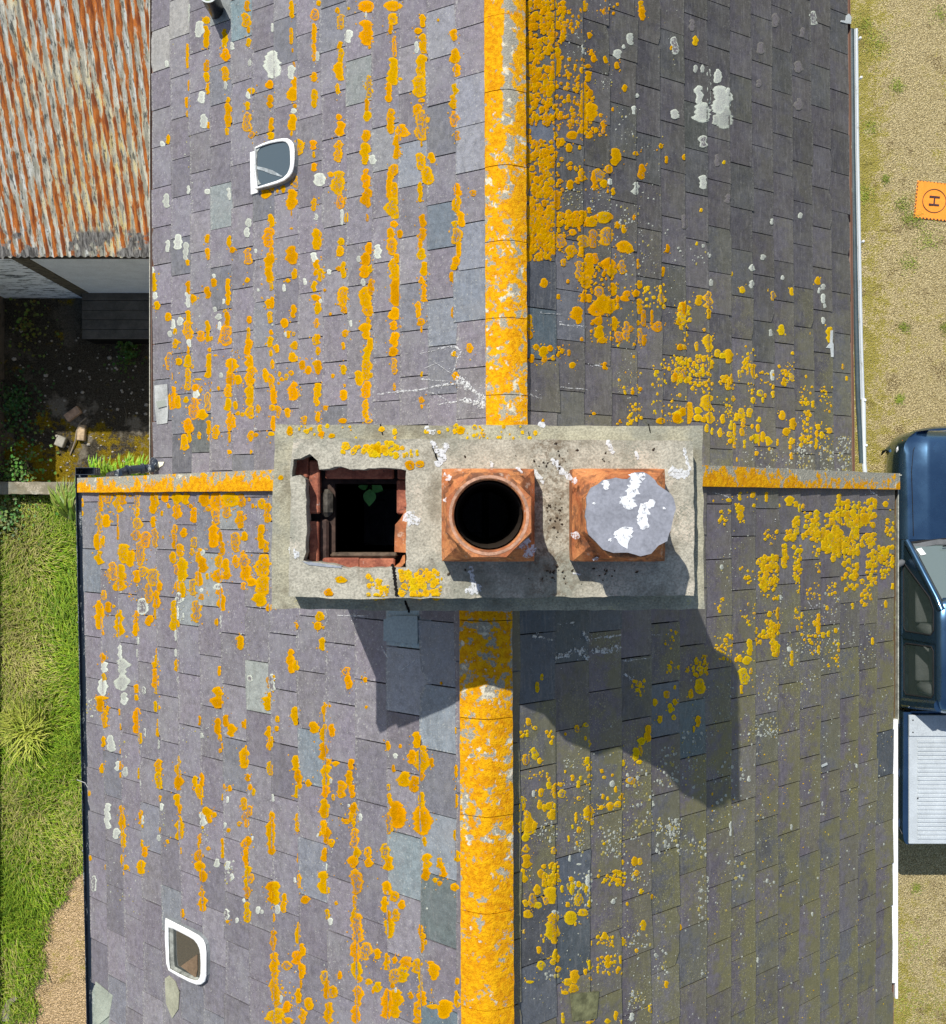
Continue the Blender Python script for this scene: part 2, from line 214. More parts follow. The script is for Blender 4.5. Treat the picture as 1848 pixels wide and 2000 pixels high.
'I': '91 0 10 2.5;95 28 34 2;97 43 49 2.6;99 48 55 2.5;109 49 56 2;119 54 61 2;94 56 60 2.3;88 59 65 2.3;67 50 65 3;94 62 72 2.5;91 72 80 4;90 78 92 4.5;95 78 87 3;96 90 107 6;89 90 105 4;89 105 118 4;95 116 122 4;101 112 117 2;107 106 118 2;71 121 127 3;77 126 134 2.8;80 115 123 4.5;86 128 132 1.5;118 130 146 4.5;141 144 158 3.6;141 0 8 2.6;142 6 18 3.2;126 74 81 2.3;116 94 98 1.2;112 145 153 4;103 148 160 5 r;99 150 166 2.5;108 158 166 3;116 165 172 1.8;78 158 167 3;67 160 165 2;66 167 185 4;95 182 188 2;97 190 200 4;108 186 197 7;134 189 194 1.6;136 133 137 3.5;158 126 131 2.5;163 137 144 1.7;178 136 141 1.5;167 40 44 1.5;120 196 200 2;88 148 160 3.5',
'J': '70 19 32 4.5 r;79 29 40 4.5;80 15 21 4;89 20 32 5 r;88 30 40 3;94 4 13 3;108 0 8 8;98 15 32 4 r;110 13 30 6 r;125 25 36 6;129 28 37 4;125 11 19 2.5;120 8 15 2;94 36 58 5.5;92 55 68 6;86 43 60 3 r;100 36 46 3;112 40 52 7;115 48 58 5;110 42 50 5;124 42 55 4 r;138 41 50 1.4;164 28 36 2;160 48 57 2;55 58 67 3.5;72 41 48 2.5;76 59 63 1.5;68 72 77 2.2;90 68 80 4;95 72 80 2.5;105 72 90 7;102 80 92 7;113 76 90 6;116 62 74 3;103 65 75 4 r;103 92 100 4.5;117 92 104 3.5;104 99 112 4;106 109 116 3.8;84 83 99 5.2;139 60 68 2.5;128 69 75 3;127 73 79 4.5;136 68 75 3;139 76 90 2.8;143 86 101 2.5;138 95 100 1.8;120 73 80 2;120 80 86 1.6;127 96 106 3 r;131 100 106 2;120 105 115 3 r;127 103 113 3 r;140 102 116 3 r;143 108 118 2;155 96 106 4.5;150 86 100 1.5;158 70 82 3 r;177 79 92 3.5;174 92 100 2.5;175 116 122 3;42 90 105 2.5;43 104 112 2;48 116 122 3;54 118 128 4;60 117 123 3;55 126 133 2.6;44 125 133 2.4;63 126 131 2;71 120 125 2;77 121 127 1.6;80 132 138 2.5;68 123 128 1.5;108 132 139 2;88 110 114 1.6;99 176 179 2;54 182 185 1.3;134 126 129 1.5;133 157 161 1.6;140 154 158 1.5;134 115 118 1.5;171 141 149 2.5;178 138 148 3 r;172 177 186 4;177 172 180 3;158 181 187 4.5',
'P': '6.5 17 22 1.5;1 74 77 1;20 77 79 .8;9 100 102 .7;7 116 118 .6;29 138 141 1.1;24 131 133 .6',
'Q': '6 61 80 3.5;27 52 66 3.5 r;20 55 64 3;28 66 75 2;47 36 39 1.2;55 48 53 2;80 52 60 2.6 r;95 49 56 2;117 40 47 2.2;87 79 88 2.4;110 85 88 .8;126 81 94 2.8;24 82 85 1.4;18 93 101 1.8;27 87 102 4;5 95 100 2.8;35 99 106 2.8;44 99 111 3.5;39 102 107 3;1 118 125 2.2;8 116 122 3;15 129 133 1.5;46 119 128 1.7;53 116 123 1.3 r;64 111 123 2.3;58 96 98 1;96 101 104 1.2;89 122 129 2;91 117 122 1.6;95 119 125 1.6 r;107 120 123 1;137 111 116 1;140 121 125 1.2;80 128 132 1.5;80 133 139 1.6;70 132 138 2.2 r;72 138 143 1.2;74 135 139 1.3;112 141 147 2;48 137 142 1.7;64 138 144 2.3;27 136 150 5.4;29 150 160 3.5;19 146 152 2.8;19 152 158 3;24 154 159 2.5;12 142 160 3;3 149 160 4;26 160 167 1.7;31 163 169 1.3;37 163 171 2.4;39 152 160 2.2;46 157 165 2;49 159 170 1.3;44 166 171 1.8;48 168 176 2;45 172 176 2;49 174 180 1.5;54 147 156 3;61 147 155 2.4;51 151 158 2;56 155 163 2;55 163 170 2;69 154 159 1.8;68 160 167 1.8;63 160 164 1.4;66 168 176 3;62 170 174 1.2;72 166 175 2;76 170 178 2.5;69 168 178 1;57 173 177 1.2;57 177 180 1;84 172 178 1;88 149 157 2.7;97 155 165 3;91 163 170 2.7;95 171 177 2;97 172 176 1.8;94 177 181 1.5;95 183 189 1.2;67 182 186 1.6;77 179 182 1;109 169 174 1.3 r;117 160 165 2.2;116 165 171 1.4;120 166 172 1.8;126 163 168 2.2;115 171 181 1.7;51 187 191 .8',
'N': '29 19 22 2.7;18 20 22 .7;38 14 21 1.4;47 14 19 2.4;38 24 36 2.5;48 23 26 1.5;58 14 22 1.2;75 17 25 3.2;80 21 26 1.8;83 23 30 1.8;86 23 27 1.4;68 23 26 .8;96 43 49 3;132 30 39 3.5;153 83 88 1.6;148 21 26 2;66 101 111 1.8;60 104 109 2;97 106 122 1.7;94 111 116 1.3;45 125 138 2;43 138 145 3.2;38 137 143 2;35 139 143 1.2;41 147 160 3.8;46 147 152 1.2;39 160 167 1.2;77 134 146 1.3;85 105 110 1;81 115 119 1;104 100 104 1.2;101 120 125 1.8;105 119 124 1.2;110 117 121 1.4;123 98 103 1.2;148 96 102 1.2;138 124 130 1.1;7 155 167 4;1 163 170 1.8;6 183 192 1.4',
'K': '22 67 77 1.7;26 60 66 1.5;14 99 106 2.4;20 106 110 2;34 118 123 1.5;20 125 136 3.3;12 131 141 3 r;24 134 140 2.2;32 155 162 2.6;37 156 170 2.6;25 161 169 2.4;8 168 180 3.5 r;24 171 180 2;28 175 182 2;33 173 180 2.5;35 179 189 3;37 174 179 1.6;14 182 200 4;8 190 200 3.5;19 190 198 2.5;44 162 170 3.2 r;43 156 160 2;53 149 155 1.8;60 150 154 1.6;47 145 148 1;58 154 161 1.8;66 133 140 3;58 168 172 2.5 r;68 118 125 1.6;64 115 119 1.2;57 105 112 2.5 r;64 103 107 2.2;47 112 115 1;79 144 148 1.6;81 150 153 1.8;88 148 151 1.4;91 159 165 1.4;80 166 171 1.5;84 168 172 1.5;86 173 181 3;79 176 179 2;93 172 178 2.6;96 165 172 2;98 136 142 2;105 151 158 4 r;67 176 190 4;70 188 194 2;56 182 192 1.2;59 195 200 2.2;53 193 197 1.2;120 105 120 2.6;117 112 119 2;114 116 123 3;112 121 125 1.5;109 125 137 3;113 124 132 2.2 r;112 136 140 2.5;126 82 89 2;136 75 82 2.6;143 70 74 1.4;139 86 95 2;143 82 88 2;142 90 93 1;142 96 101 1.8;130 97 104 2.6;165 53 58 3;170 46 52 2;162 46 50 1.6;170 54 60 1.6;165 66 76 4.5;157 75 82 2.2;163 97 107 2;160 106 112 1',
'L': '9 0 8 3;14 8 18 3;15 15 30 5;12 28 36 4;20 18 24 2;32 0 7 3;35 7 16 4;24 0 6 1.5;67 4 16 4;57 12 18 1;60 22 28 2.2;51 30 36 1.2;58 35 39 1.3;71 15 21 1.8;88 1 7 3;80 4 7 2;94 0 4 2.5;83 36 39 1.2;100 52 57 1.5;13 38 46 4 r;13 47 60 4.5;10 60 68 2;37 40 47 3 r;11 66 73 3;26 60 69 2.8;33 68 76 2.5;39 64 71 3;22 74 84 3;18 82 95 4 r;35 76 92 5.5;30 85 93 3 r;12 88 95 3;23 90 96 4;14 97 105 5;37 99 128 6;33 108 124 4;24 130 137 2.6;26 119 122 1;28 123 127 1.2;38 132 142 3.2;41 138 145 2.2;36 141 147 2.6;26 143 152 4.2;41 148 154 3;16 161 164 3.2;11 115 119 1.3;45 75 82 2;53 67 72 1.8;51 75 79 1.4;54 72 84 2.2;60 71 77 2.6;66 75 82 1.8;60 82 94 4 r;50 90 95 2;69 88 95 2;53 98 111 6;63 96 103 5;57 108 112 1.3;83 117 124 2.4;100 122 130 2;95 68 73 4;110 49 58 3;115 50 57 2.2;112 61 67 2.5 r;116 78 83 2;126 83 88 2.2;104 90 94 1.2;118 106 116 3.5;112 132 136 1.6;152 110 116 1.3;139 161 168 2;125 182 190 2.5 r;86 138 150 2.5;97 138 146 1.7;94 150 155 1.6;70 142 152 2.4;66 150 156 1.8;70 157 161 2;56 151 164 4;50 159 166 4;55 164 172 4.5;48 170 174 3;72 125 130 .7;93 188 197 2;86 195 200 2.5;98 196 200 1.5;70 197 200 4;46 190 200 1.5',
'Z': '23 9 11.5 1.7;27 10 12 1.5;10 7 11 1.4;79.5 7 10.5 1.9;6.5 27 29 1.1;46 14 19 3;59 21 25 2;63 21 24 1.6;31 68 71 2.5;26 73 77 1.6'}
# clusters: x0 y0 x1 y1 count smallest largest
OC = {
'R': '0 0 118 190 60 .15 .5;0 0 60 60 30 .2 .6',
'I': '39 0 50 200 270 1 3.2;50 0 63 110 170 1 3;50 124 63 200 150 1 3;63 0 73 50 45 1 3;66 8 90 30 40 .6 2;64 50 90 70 30 .6 1.8;62 65 85 115 100 .6 2;85 85 100 118 50 .5 1.8;95 100 112 120 20 .5 1.6;100 0 120 12 14 .6 1.8;92 160 112 170 14 .5 1.5;63 117 72 200 32 .8 2.6;75 140 92 160 14 .8 2.4;78 60 92 110 15 .5 1.2;74 185 92 200 18 1 3',
'J': '40 0 64 42 210 1 3;66 0 92 12 45 1 3;66 12 92 42 40 .5 1.8;85 44 120 80 90 .5 2;95 92 118 115 30 .5 1.8;45 116 80 135 22 .4 1.4;118 60 142 120 40 .4 1.4;142 63 163 85 35 .6 1.8;120 140 142 160 30 .3 1.2;128 168 142 185 35 .5 1.5;150 130 163 150 25 .5 1.6;150 150 163 180 25 .4 1.3;165 125 180 155 40 .6 1.8;165 160 180 180 20 .5 1.5;120 183 135 187 10 .8 1.8',
'P': '0 145 4 170 25 .3 1;4 172 15 185 30 .3 1;26 168 36 183 20 .3 .8;46 175 54 185 12 .3 .8',
'Q': '2 65 12 82 25 .5 1.6;16 105 31 120 45 .5 1.8;0 105 12 125 30 .5 1.8;16 124 31 135 30 .5 1.4;37 120 49 131 25 .6 1.8;55 103 62 120 18 .7 1.6;60 125 66 135 12 .4 1.2;86 110 97 128 14 .4 1;70 118 80 128 12 .4 1.2;102 128 112 145 22 .4 1.2;118 130 128 150 25 .3 1;40 140 48 155 25 .3 1;103 150 111 178 40 .5 1.5;118 170 130 185 15 .3 1',
'N': '35 24 41 37 14 .5 1.4;86 27 94 50 25 .6 2;93 30 99 60 40 .7 2.2;102 30 108 40 15 .6 1.8;108 17 114 65 70 .8 2.2;100 42 114 60 60 1.2 3;115 22 128 40 50 .8 2.2;120 40 128 60 45 .8 2.2;115 48 122 60 18 .8 2;117 58 127 80 35 .6 2;115 75 126 90 15 .6 1.5;128 20 140 40 40 .7 2;130 46 140 57 30 .8 2;134 58 141 75 30 .7 2;129 75 141 85 20 .6 1.6;130 86 137 100 25 .5 1.6;142 56 155 70 55 .7 2;144 70 153 80 20 .6 1.4;148 35 154 50 25 .5 1.3;78 33 83 42 10 .8 1.8;73 43 83 50 22 .8 2;68 55 73 70 25 .7 2;78 55 84 80 40 .6 2;80 80 83 92 10 .4 1;52 63 67 72 50 .8 2;52 66 58 88 35 .8 2.2;58 70 67 88 50 .8 2;54 88 67 95 12 .4 1.2;22 28 30 40 14 .4 1.3;57 43 66 54 14 .4 1.3;38 70 49 83 14 .5 1.4;18 95 25 105 10 .5 1.2;38 99 50 117 18 .5 1.2;19 122 32 147 35 .5 1.3;58 112 67 137 55 .8 2;50 118 60 130 14 .5 1.5;78 100 84 110 12 .4 1.2;84 112 99 137 25 .5 1.4;103 125 112 147 14 .4 1.2;104 82 110 92 14 .4 1.2;88 83 98 95 18 .4 1;3 138 13 153 25 .8 1.8;95 57 99 75 12 .4 1.2',
'K': '7 110 15 116 10 .8 1.6;29 110 36 116 8 .6 1.4;11 146 34 154 16 .4 1.3;62 138 70 145 12 .6 1.5;63 150 70 162 10 .6 1.5;105 66 116 80 18 .5 1.6;136 50 147 62 8 .8 1.8;133 22 146 38 12 .4 1.2;153 50 160 61 8 .5 1.4',
'L': '28 55 42 75 35 1 2.4;77 121 93 130 22 .6 1.4;77 62 102 75 40 .6 1.8;77 138 100 155 20 .8 1.8',
'E': '26 20 52 36 26 .4 1.2;48 48 72 112 70 .3 1;30 84 50 100 30 .4 1.1;72 20 170 30 30 .5 1.6',
'C': '18 135 55 165 50 .3 .9;68 108 78 116 16 .2 .7',
'H': '1 160 20 200 50 .5 1.6;84 139 110 150 10 .4 1',
'Z': '30 14 62 19 45 .6 1.8;55 66 72 77 95 .5 1.7;42 68 50 77 24 .5 1.3;40 7 110 12 40 .3 1.1;14 7 40 12 20 .3 1'}
WH = {
'R': '24 30 34 1.2;52 62 66 .8;73 47 50 .6;36 98 101 .9;12 60 70 1.4;95 22 25 .7;30 150 154 .8;66 120 123 .7',
'A': '43 18 33 4;72 37 44 2.3;107 44 69 7;124 57 70 3.5;126 95 100 2.6;45 80 91 3;47 100 113 3.5;10 124 129 2.6;14 170 183 3;14 53 59 1.7;87 52 58 1.6;33 163 171 1.3;50 166 171 2.7;69 165 176 2;86 80 87 2;149 152 164 4.5;146 188 194 1.5;86 192 200 2.5;66 71 79 1.5;147 45 54 1.7;107 20 28 1.2;34 3 20 1',
'B': '28 26 38 3.6;49 136 145 4;88 36 47 2;2 152 164 4;43 9 16 .9;22 184 198 1.5;0 45 53 1.5',
'C': '15 11 22 2;24 6 20 3.4;31 13 29 2.3;85 0 9 2.5;33 55 71 2.8;26 79 87 2.7;20 81 90 2.3;17 91 97 2;34 98 106 2;57 70 75 2;60 76 82 2.4;61 83 91 1.5;144 22 31 3.2;136 45 51 1.8;118 50 57 1.7;119 92 97 1.5;40 143 151 3.2;62 128 133 1.5;64 63 68 1.2;2 35 41 1.7;4 57 64 2;56 41 45 1.5;93 19 23 1.5;95 54 57 1.2;98 45 47 .9;107 85 87 1',
'D': '54 15 28 3.2;37 25 31 1.7;41 45 52 2.4;11 37 42 1.8;3 63 67 1.5;30 82 88 1.3;76 10 12 1.4',
'E': '40 151 165 2;42 163 178 5;42 177 192 6;26 166 176 3.5;24 181 197 4.5;55 155 163 1.4;56 144 151 1.4;89 138 148 1.5;89 155 162 1.2;91 179 186 1.4 r;61 188 195 1.8 r;92 105 115 4 r;112 101 105 2;127 97 103 5 r;129 125 137 1.3;174 178 192 3.5 r;60 110 125 5 r;44 193 200 2.5;112 67 73 3.5;91 117 129 1.2;96 123 128 .8;155 178 184 3 r',
'F': '1 60 75 3 r;53 152 157 1.2;79 184 190 1.6;110 130 135 2.5;68 175 178 1;2 166 173 1.2',
'G': '44 0 8 2.8;32 34 49 3.3;38 57 66 2.2;45 62 71 2.5;29 94 117 3;37 116 126 3.2;74 38 47 1.3 r;112 32 37 1.5;58 74 79 1.1;113 101 115 3.3;77 94 101 1.5;60 105 113 1.4;74 122 128 2;133 111 116 1.6;125 143 151 2.6;135 145 153 2.3;139 156 162 1.6;157 123 127 1;162 185 192 2;165 188 192 1.5;134 187 197 2.5 r;143 195 200 1.5;62 28 36 1 r;149 178 182 1.3;135 88 94 1.5;179 184 192 1.5;17 158 172 2 r',
'H': '81 10 16 1.6;21 68 73 1.2;50 55 62 1.3;6 92 101 2.5;54 104 111 2.2;24 48 54 1;9 174 181 1.3;113 167 172 1.4;141 95 97 .8;42 28 32 1',
'I': '131 29 40 3;120 43 52 3.5;89 39 48 1.6;134 93 101 3;170 96 105 3.5;136 160 172 3.5;113 157 163 3;170 32 48 3.5 r;137 82 86 1.8;125 39 43 1.5',
'P': '6.5 31 35 1;9.5 31 35 1;17 33 40 1.8;13 33 50 1;8 41 50 2;10 49 59 4.5;18 41 55 4;20 50 62 4.5;22 42 52 2.5;16 55 60 2;10 65 71 2 r;10 84 91 2;63 5 12 1.8 r;45 6 13 2 q;38 20 26 2 q;56 29 35 2 q;56 47 53 2 q;22 93 98 1.5 q;57 102 105 1;43 105 108 .9;5 9 15 1.6 q;58 13 18 1.5 q;37 38 42 1.3 q;17 74 80 1.2 q;1 103 110 1.6 q',
'Q': '63 30 36 2.2;63 43 50 2.5;88 39 43 1.4;121 46 51 1.8;118 49 54 1.2;121 54 62 1.8;122 62 66 1.2;121 73 79 1.4;78 83 89 1.8;80 116 125 2.4;30 42 48 1.7;72 22 27 2.2',
'N': '69 92 96 1;24 69 73 1.5;75 131 135 1.4',
'K': '19 163 169 1.5;88 154 160 2',
'L': '68 65 76 2.5;38 97 103 4;91 87 92 2;108 190 198 2;52 48 54 1.3;60 55 57 2'}
WC = {
'R': '0 0 118 190 420 .15 .6;0 0 50 120 120 .15 .8;0 20 20 60 40 .3 1;8 85 22 100 30 .3 1.2;60 0 118 60 60 .15 .6',
'I': '74 28 92 60 60 .2 .8;73 165 90 185 60 .2 .8;95 165 115 190 60 .2 .8;100 60 116 80 30 .2 .8;118 90 140 135 40 .3 1;118 180 140 200 40 .3 1.2;88 0 116 20 25 .2 .8;140 120 160 180 30 .2 .7;150 0 178 60 20 .2 .6',
'J': '118 5 165 60 120 .2 .9;92 30 118 42 20 .2 .8;165 40 180 100 30 .2 .6;120 120 142 165 50 .2 .7',
'Q': '100 175 112 198 90 .3 1;118 175 130 199 70 .3 1;132 170 144 199 120 .3 1;70 180 98 198 70 .3 .9;55 172 70 198 40 .2 .6;0 15 32 30 22 .4 1.2;100 150 112 175 30 .2 .6',
'N': '0 140 50 200 120 .15 .7;60 90 155 200 420 .12 .5;20 25 60 120 60 .12 .5;50 150 66 178 60 .2 .8;70 125 84 150 40 .2 .8;85 105 99 140 60 .2 .8;100 90 113 150 90 .3 .8;115 115 127 130 20 .2 .6;128 120 141 145 40 .2 .6;82 150 99 165 40 .2 .7;50 185 66 200 80 .3 .8;20 60 34 90 20 .2 .7',
'K': '45 120 100 200 110 .2 .8;60 100 180 200 140 .15 .6;100 142 126 160 25 .4 1.6;128 125 146 160 90 .2 1.1;150 110 172 170 130 .2 1;108 163 125 195 30 .4 1.4;128 188 150 200 60 .5 1.5;45 135 55 143 20 .3 .8',
'L': '8 60 60 190 90 .2 .8;60 0 104 200 170 .2 .8;104 80 150 200 130 .2 .8;20 18 41 36 70 .3 1.1;55 27 65 48 40 .3 1;80 22 102 50 90 .4 1.3;104 0 128 40 50 .4 1.3;130 18 153 48 90 .5 1.5;155 30 177 50 40 .5 1.3;104 55 128 80 50 .4 1.2;50 62 72 95 70 .6 1.6;105 118 128 132 40 .4 1.2;129 130 140 162 40 .4 1.3;105 170 120 187 60 .4 1.3;168 65 178 112 70 .4 1.2;170 140 178 160 20 .4 1.2;30 152 44 160 15 .6 1.6;155 60 178 200 60 .2 .7',
'A': '14 5 48 60 22 .2 .6;86 50 90 70 18 .2 .5;30 120 38 180 30 .2 .6',
'C': '18 65 50 120 35 .2 .7;52 70 70 110 20 .2 .6;105 100 150 170 30 .15 .4',
'G': '10 2 20 18 50 .3 .9;38 35 48 70 30 .2 .7;74 100 80 115 30 .2 .6;112 115 118 130 30 .2 .6;132 145 141 165 50 .3 .9;90 25 118 45 40 .2 .6;28 135 60 200 60 .2 .6',
'E': '24 57 34 65 8 .2 .5;86 100 98 130 45 .2 .7;125 130 160 165 20 .2 .5'}
# droppings: lines x0 y0 x1 y1 half width
DR = {'D': '92 134 118 136 .7;55 147 90 143 .8;90 143 125 137 1.1;124 134 133 142 3.2;131 138 148 152 1.8;108 156 130 152 .8;130 152 150 155 2.2;140 153 149 158 3.5;108 107 118 105 .8;118 105 124 106 1;124 106 127 110 1;127 110 124 116 1;124 116 122 123 .7;122 123 119 128 .5;98 145 105 147 .6;105 147 112 151 .6;112 151 116 153 .5;92 111 112 107 .35;95 124 112 118 .3;104 119 122 131 .25;118 112 120 108 .6',
 'K': '19 27 35 30 1.1;42 16 54 15 .8;37 48 57 38 2;58 40 69 46 2.6;62 24 69 34 1.5;71 41 97 36 2.5;73 29 97 26 1;99 49 106 49 1.1;106 48 123 46 .4;124 26 133 26 .5;100 61 106 66 .8',
 'F': '60 9 85 9 .6;70 8 75 10 1;98 37 103 46 .8;114 58 128 47 .35',
 'J': '70 99 82 101 .6;82 100 92 101 .9;40 160 52 164 .8;68 154 95 157 .5;95 134 106 136 .7;50 89 71 90 .3',
 'N': '67 28 68 39 .7;19 15 33 19 .5;137 14 144 19 .9;90 98 93 103 .5',
 'Z': '69 15 73 22 2;73 16 71 23 1.4;58 44 63 48 2.6;11 57 14 61 1.6;118 22 122 27 1.6;140 14 143 18 1.4;151 18 152 21 .8;166 26 174 26 2.6;171 18 173 25 .6;110 26 113 31 1;84 66 86 72 1.5;83 74 89 72 1.6;126 67 128 67 .6;92 22 93 24 .7;66 8 69 10 1.5;112 6 114 8 1.2'}
SLAB = {'CR': '52 63 54 77 .7;57 78 59 83 .5;68 15 69 18 .35;69 18 71 22 .35;47 6 48 11 .3;107 9 108 12 .2;156 6 157 10 .25'}
def tile_xy(T, x, y):
    ox, oy, s, _ = TILES[T]; return (ox + x * 10 / s) / 1.3528, (oy + y * 10 / s) / 1.3528
def N1(x, s): return mnoise.noise(Vector((x, s * 1.7, s)))
class Blobs:                                              # collects crust shapes in survey coordinates
    def __init__(s): s.d = {}
    def streak(s, T, x, y0, y1, w, col, ring=0.0, slope=None):
        k = 10 / TILES[T][2] / 1.3528; cx, a = tile_xy(T, x, y0); _, b = tile_xy(T, x, y1); w = w * k
        s.raw(slope or TILES[T][3], cx, a, cx, b, w, col, ring)
    def raw(s, slope, x0, y0, x1, y1, w, col, ring=0.0, lob=1.0):
        Lx, Ly = x1 - x0, y1 - y0; Ln = math.hypot(Lx, Ly) or .01; dx, dy = Lx / Ln, Ly / Ln
        if w < 2.2: n = 5; us = (-1, 0, 1)
        else: n = max(9, min(44, int(Ln / 1.8))); us = (-1, -.72, -.36, 0, .36, .72, 1)
        k = max(2.0, Ln / w); n_long = 1.0 if Ln > 3 * w else 0.0; ph = [random.uniform(0, 90) for _ in range(6)]; nl = Ln / (1.9 * w)
        vs = []; rs = []
        for i in range(n + 1):
            t = .5 - .5 * math.cos(math.pi * i / n); hw = w * math.sqrt(max(0, 1 - abs(2 * t - 1) ** k)); hw = max(hw, .04 * w)
            A = 6.283 * t * nl
            q1, q2 = A * .30, A * 1.1
            hl = hw * (1 + lob * (.62 * N1(q1, ph[0]) + .34 * N1(q2, ph[1]) + .22 * N1(A * 3, ph[4]) - .05 * n_long))
            hr = hw * (1 + lob * (.62 * N1(q1, ph[2]) + .34 * N1(q2, ph[3]) + .22 * N1(A * 3, ph[5]) - .05 * n_long))
            wan = .35 * w * N1(q1 * .6, ph[1] + 50) * n_long
            de = min(t, 1 - t) * Ln
            for u in us:
                o = u * max(.02 * w, (hl if u < 0 else hr)) + wan; px = x0 + Lx * t - dy * o; py = y0 + Ly * t + dx * o
                vs.append((px, py)); rs.append(max(abs(u), 1 - min(1, de / w)))
        m = len(us); fs = [(i * m + j, i * m + j + 1, (i + 1) * m + j + 1, (i + 1) * m + j) for i in range(n) for j in range(m - 1)]
        s.d.setdefault(slope, []).append((vs, rs, fs, col, ring, random.uniform(0, .0016)))
def parse(st): return [l.split() for l in st.split(';') if l.strip()]
def orange(right=False):
    a = random.random()
    c = (.66, .325, .001) if not right else (.76, .47, .008)
    return tuple(v * random.uniform(.88, 1.04) for v in c) if a > .12 else (c[0] * .85, c[1] * .78, c[2])
def white(): v = random.uniform(.46, .64); return (v * .95, v * 1.0, v * .84)
LI = Blobs(); DRP = Blobs(); CRK = Blobs()
for T, st in OR.items():
    rt = T in 'NKLQPR'
    for q in parse(st):
        g = [float(v) for v in q[:4]]; LI.streak(T, *g, orange(rt), .8 if len(q) > 4 else random.uniform(.0, .6))
        if T != 'Z' and g[3] > 1.8:
            for _ in range(random.randint(1, 4)):
                r = random.uniform(.2, .75); x = g[0] + random.choice((-1, 1)) * g[3] * random.uniform(.9, 1.7); y = random.uniform(g[1] - 2, g[2] + 2); LI.streak(T, x, y - r * 1.2, y + r * 1.2, r, orange(rt), 0)
            if random.random() < .5 and T not in 'IJPQNKL':
                for _ in range(3): r = random.uniform(.2, .5); y = random.choice((g[1] - random.uniform(0, 6), g[2] + random.uniform(0, 7))); LI.streak(T, g[0] + random.uniform(-1.2, 1.2), y - r * 1.6, y + r * 1.6, r, white() if random.random() < .6 else orange(), 0)
for T, st in OC.items():
    rt = T in 'NKLQPRZ'
    for q in parse(st):
        x0, y0, x1, y1, n, a, b = [float(v) for v in q]; n *= {'Q': 1.4, 'N': 1.25, 'L': 1.5, 'K': 1.4}.get(T, 1)
        cen = [(random.uniform(x0, x1), random.uniform(y0, y1)) for _ in range(3)]
        for _ in range(int(n)):
            if T in 'IJ' or random.random() < .5: x, y = random.uniform(x0, x1), random.uniform(y0, y1)
            else:
                c = random.choice(cen); x = min(x1, max(x0, random.gauss(c[0], (x1 - x0) * .2))); y = min(y1, max(y0, random.gauss(c[1], (y1 - y0) * .2)))
            if T == 'I' and 43 < x < 62 and 111 < y < 122: continue
            r = a + (b - a) * random.random() ** 1.6; yy = r * random.uniform(.9, 1.4)
            LI.streak(T, x, y - yy, y + yy, r, orange(rt or (T == 'J' and x > 110 + 20 * random.random() and y > 60)), random.uniform(0, .6))
for T, st in WH.items():
    for q in parse(st):
        g = [float(v) for v in q[:4]]; c = white(); r = .15
        if len(q) > 4: r = .95 if q[4] == 'r' else 1.0
        if len(q) > 4 and q[4] == 'q': c = (.17, .16, .145)
        LI.streak(T, *g, c, r)
for T, st in WC.items():
    for q in parse(st):
        x0, y0, x1, y1, n, a, b = [float(v) for v in q]
        for _ in range(int(n * .85)):
            x, y = random.uniform(x0, x1), random.uniform(y0, y1); r = a + (b - a) * random.random() ** 2.2; yy = r * random.uniform(1, 1.6)
            c = white() if random.random() > .3 else (.5, .42, .12)
            LI.streak(T, x, y - yy, y + yy, r, tuple(v * .85 for v in c), 0)
for T, st in DR.items():
    for q in parse(st):
        x0, y0, x1, y1, ww = [float(v) for v in q]; a = tile_xy(T, x0, y0); b = tile_xy(T, x1, y1); k = 10 / TILES[T][2] / 1.3528
        n = max(1, int(math.hypot(x1 - x0, y1 - y0) / 5)); px, py = a
        for i in range(1, n + 1):
            t = i / n; qx = a[0] + (b[0] - a[0]) * t + random.uniform(-1, 1) * k * ww; qy = a[1] + (b[1] - a[1]) * t + random.uniform(-1, 1) * k * ww * .6
            DRP.raw(TILES[T][3], px - (qx - px) * .3, py - (qy - py) * .3, qx, qy, ww * k * random.uniform(.6, 1.25), (.70, .71, .71), .8 if T != 'Z' else .45, 1.3); px, py = qx, qy
        if T != 'Z':
            for _ in range(int(2 + ww * 3)):
                t = random.random(); x = a[0] + (b[0] - a[0]) * t + random.gauss(0, 2.5 * k * max(1, ww)); y = a[1] + (b[1] - a[1]) * t + random.gauss(0, 1.5 * k * max(1, ww)); r = random.uniform(.15, .4) * k
                DRP.raw(TILES[T][3], x, y - r, x, y + r, r, (.7, .71, .73), .2)
for q in parse(SLAB['CR']):
    x0, y0, x1, y1, ww = [float(v) for v in q]; a = tile_xy('Z', x0, y0); b = tile_xy('Z', x1, y1)
    CRK.raw('SLAB', a[0], a[1], b[0], b[1], ww * 4.8, (.02, .02, .02), 0, 1.5)
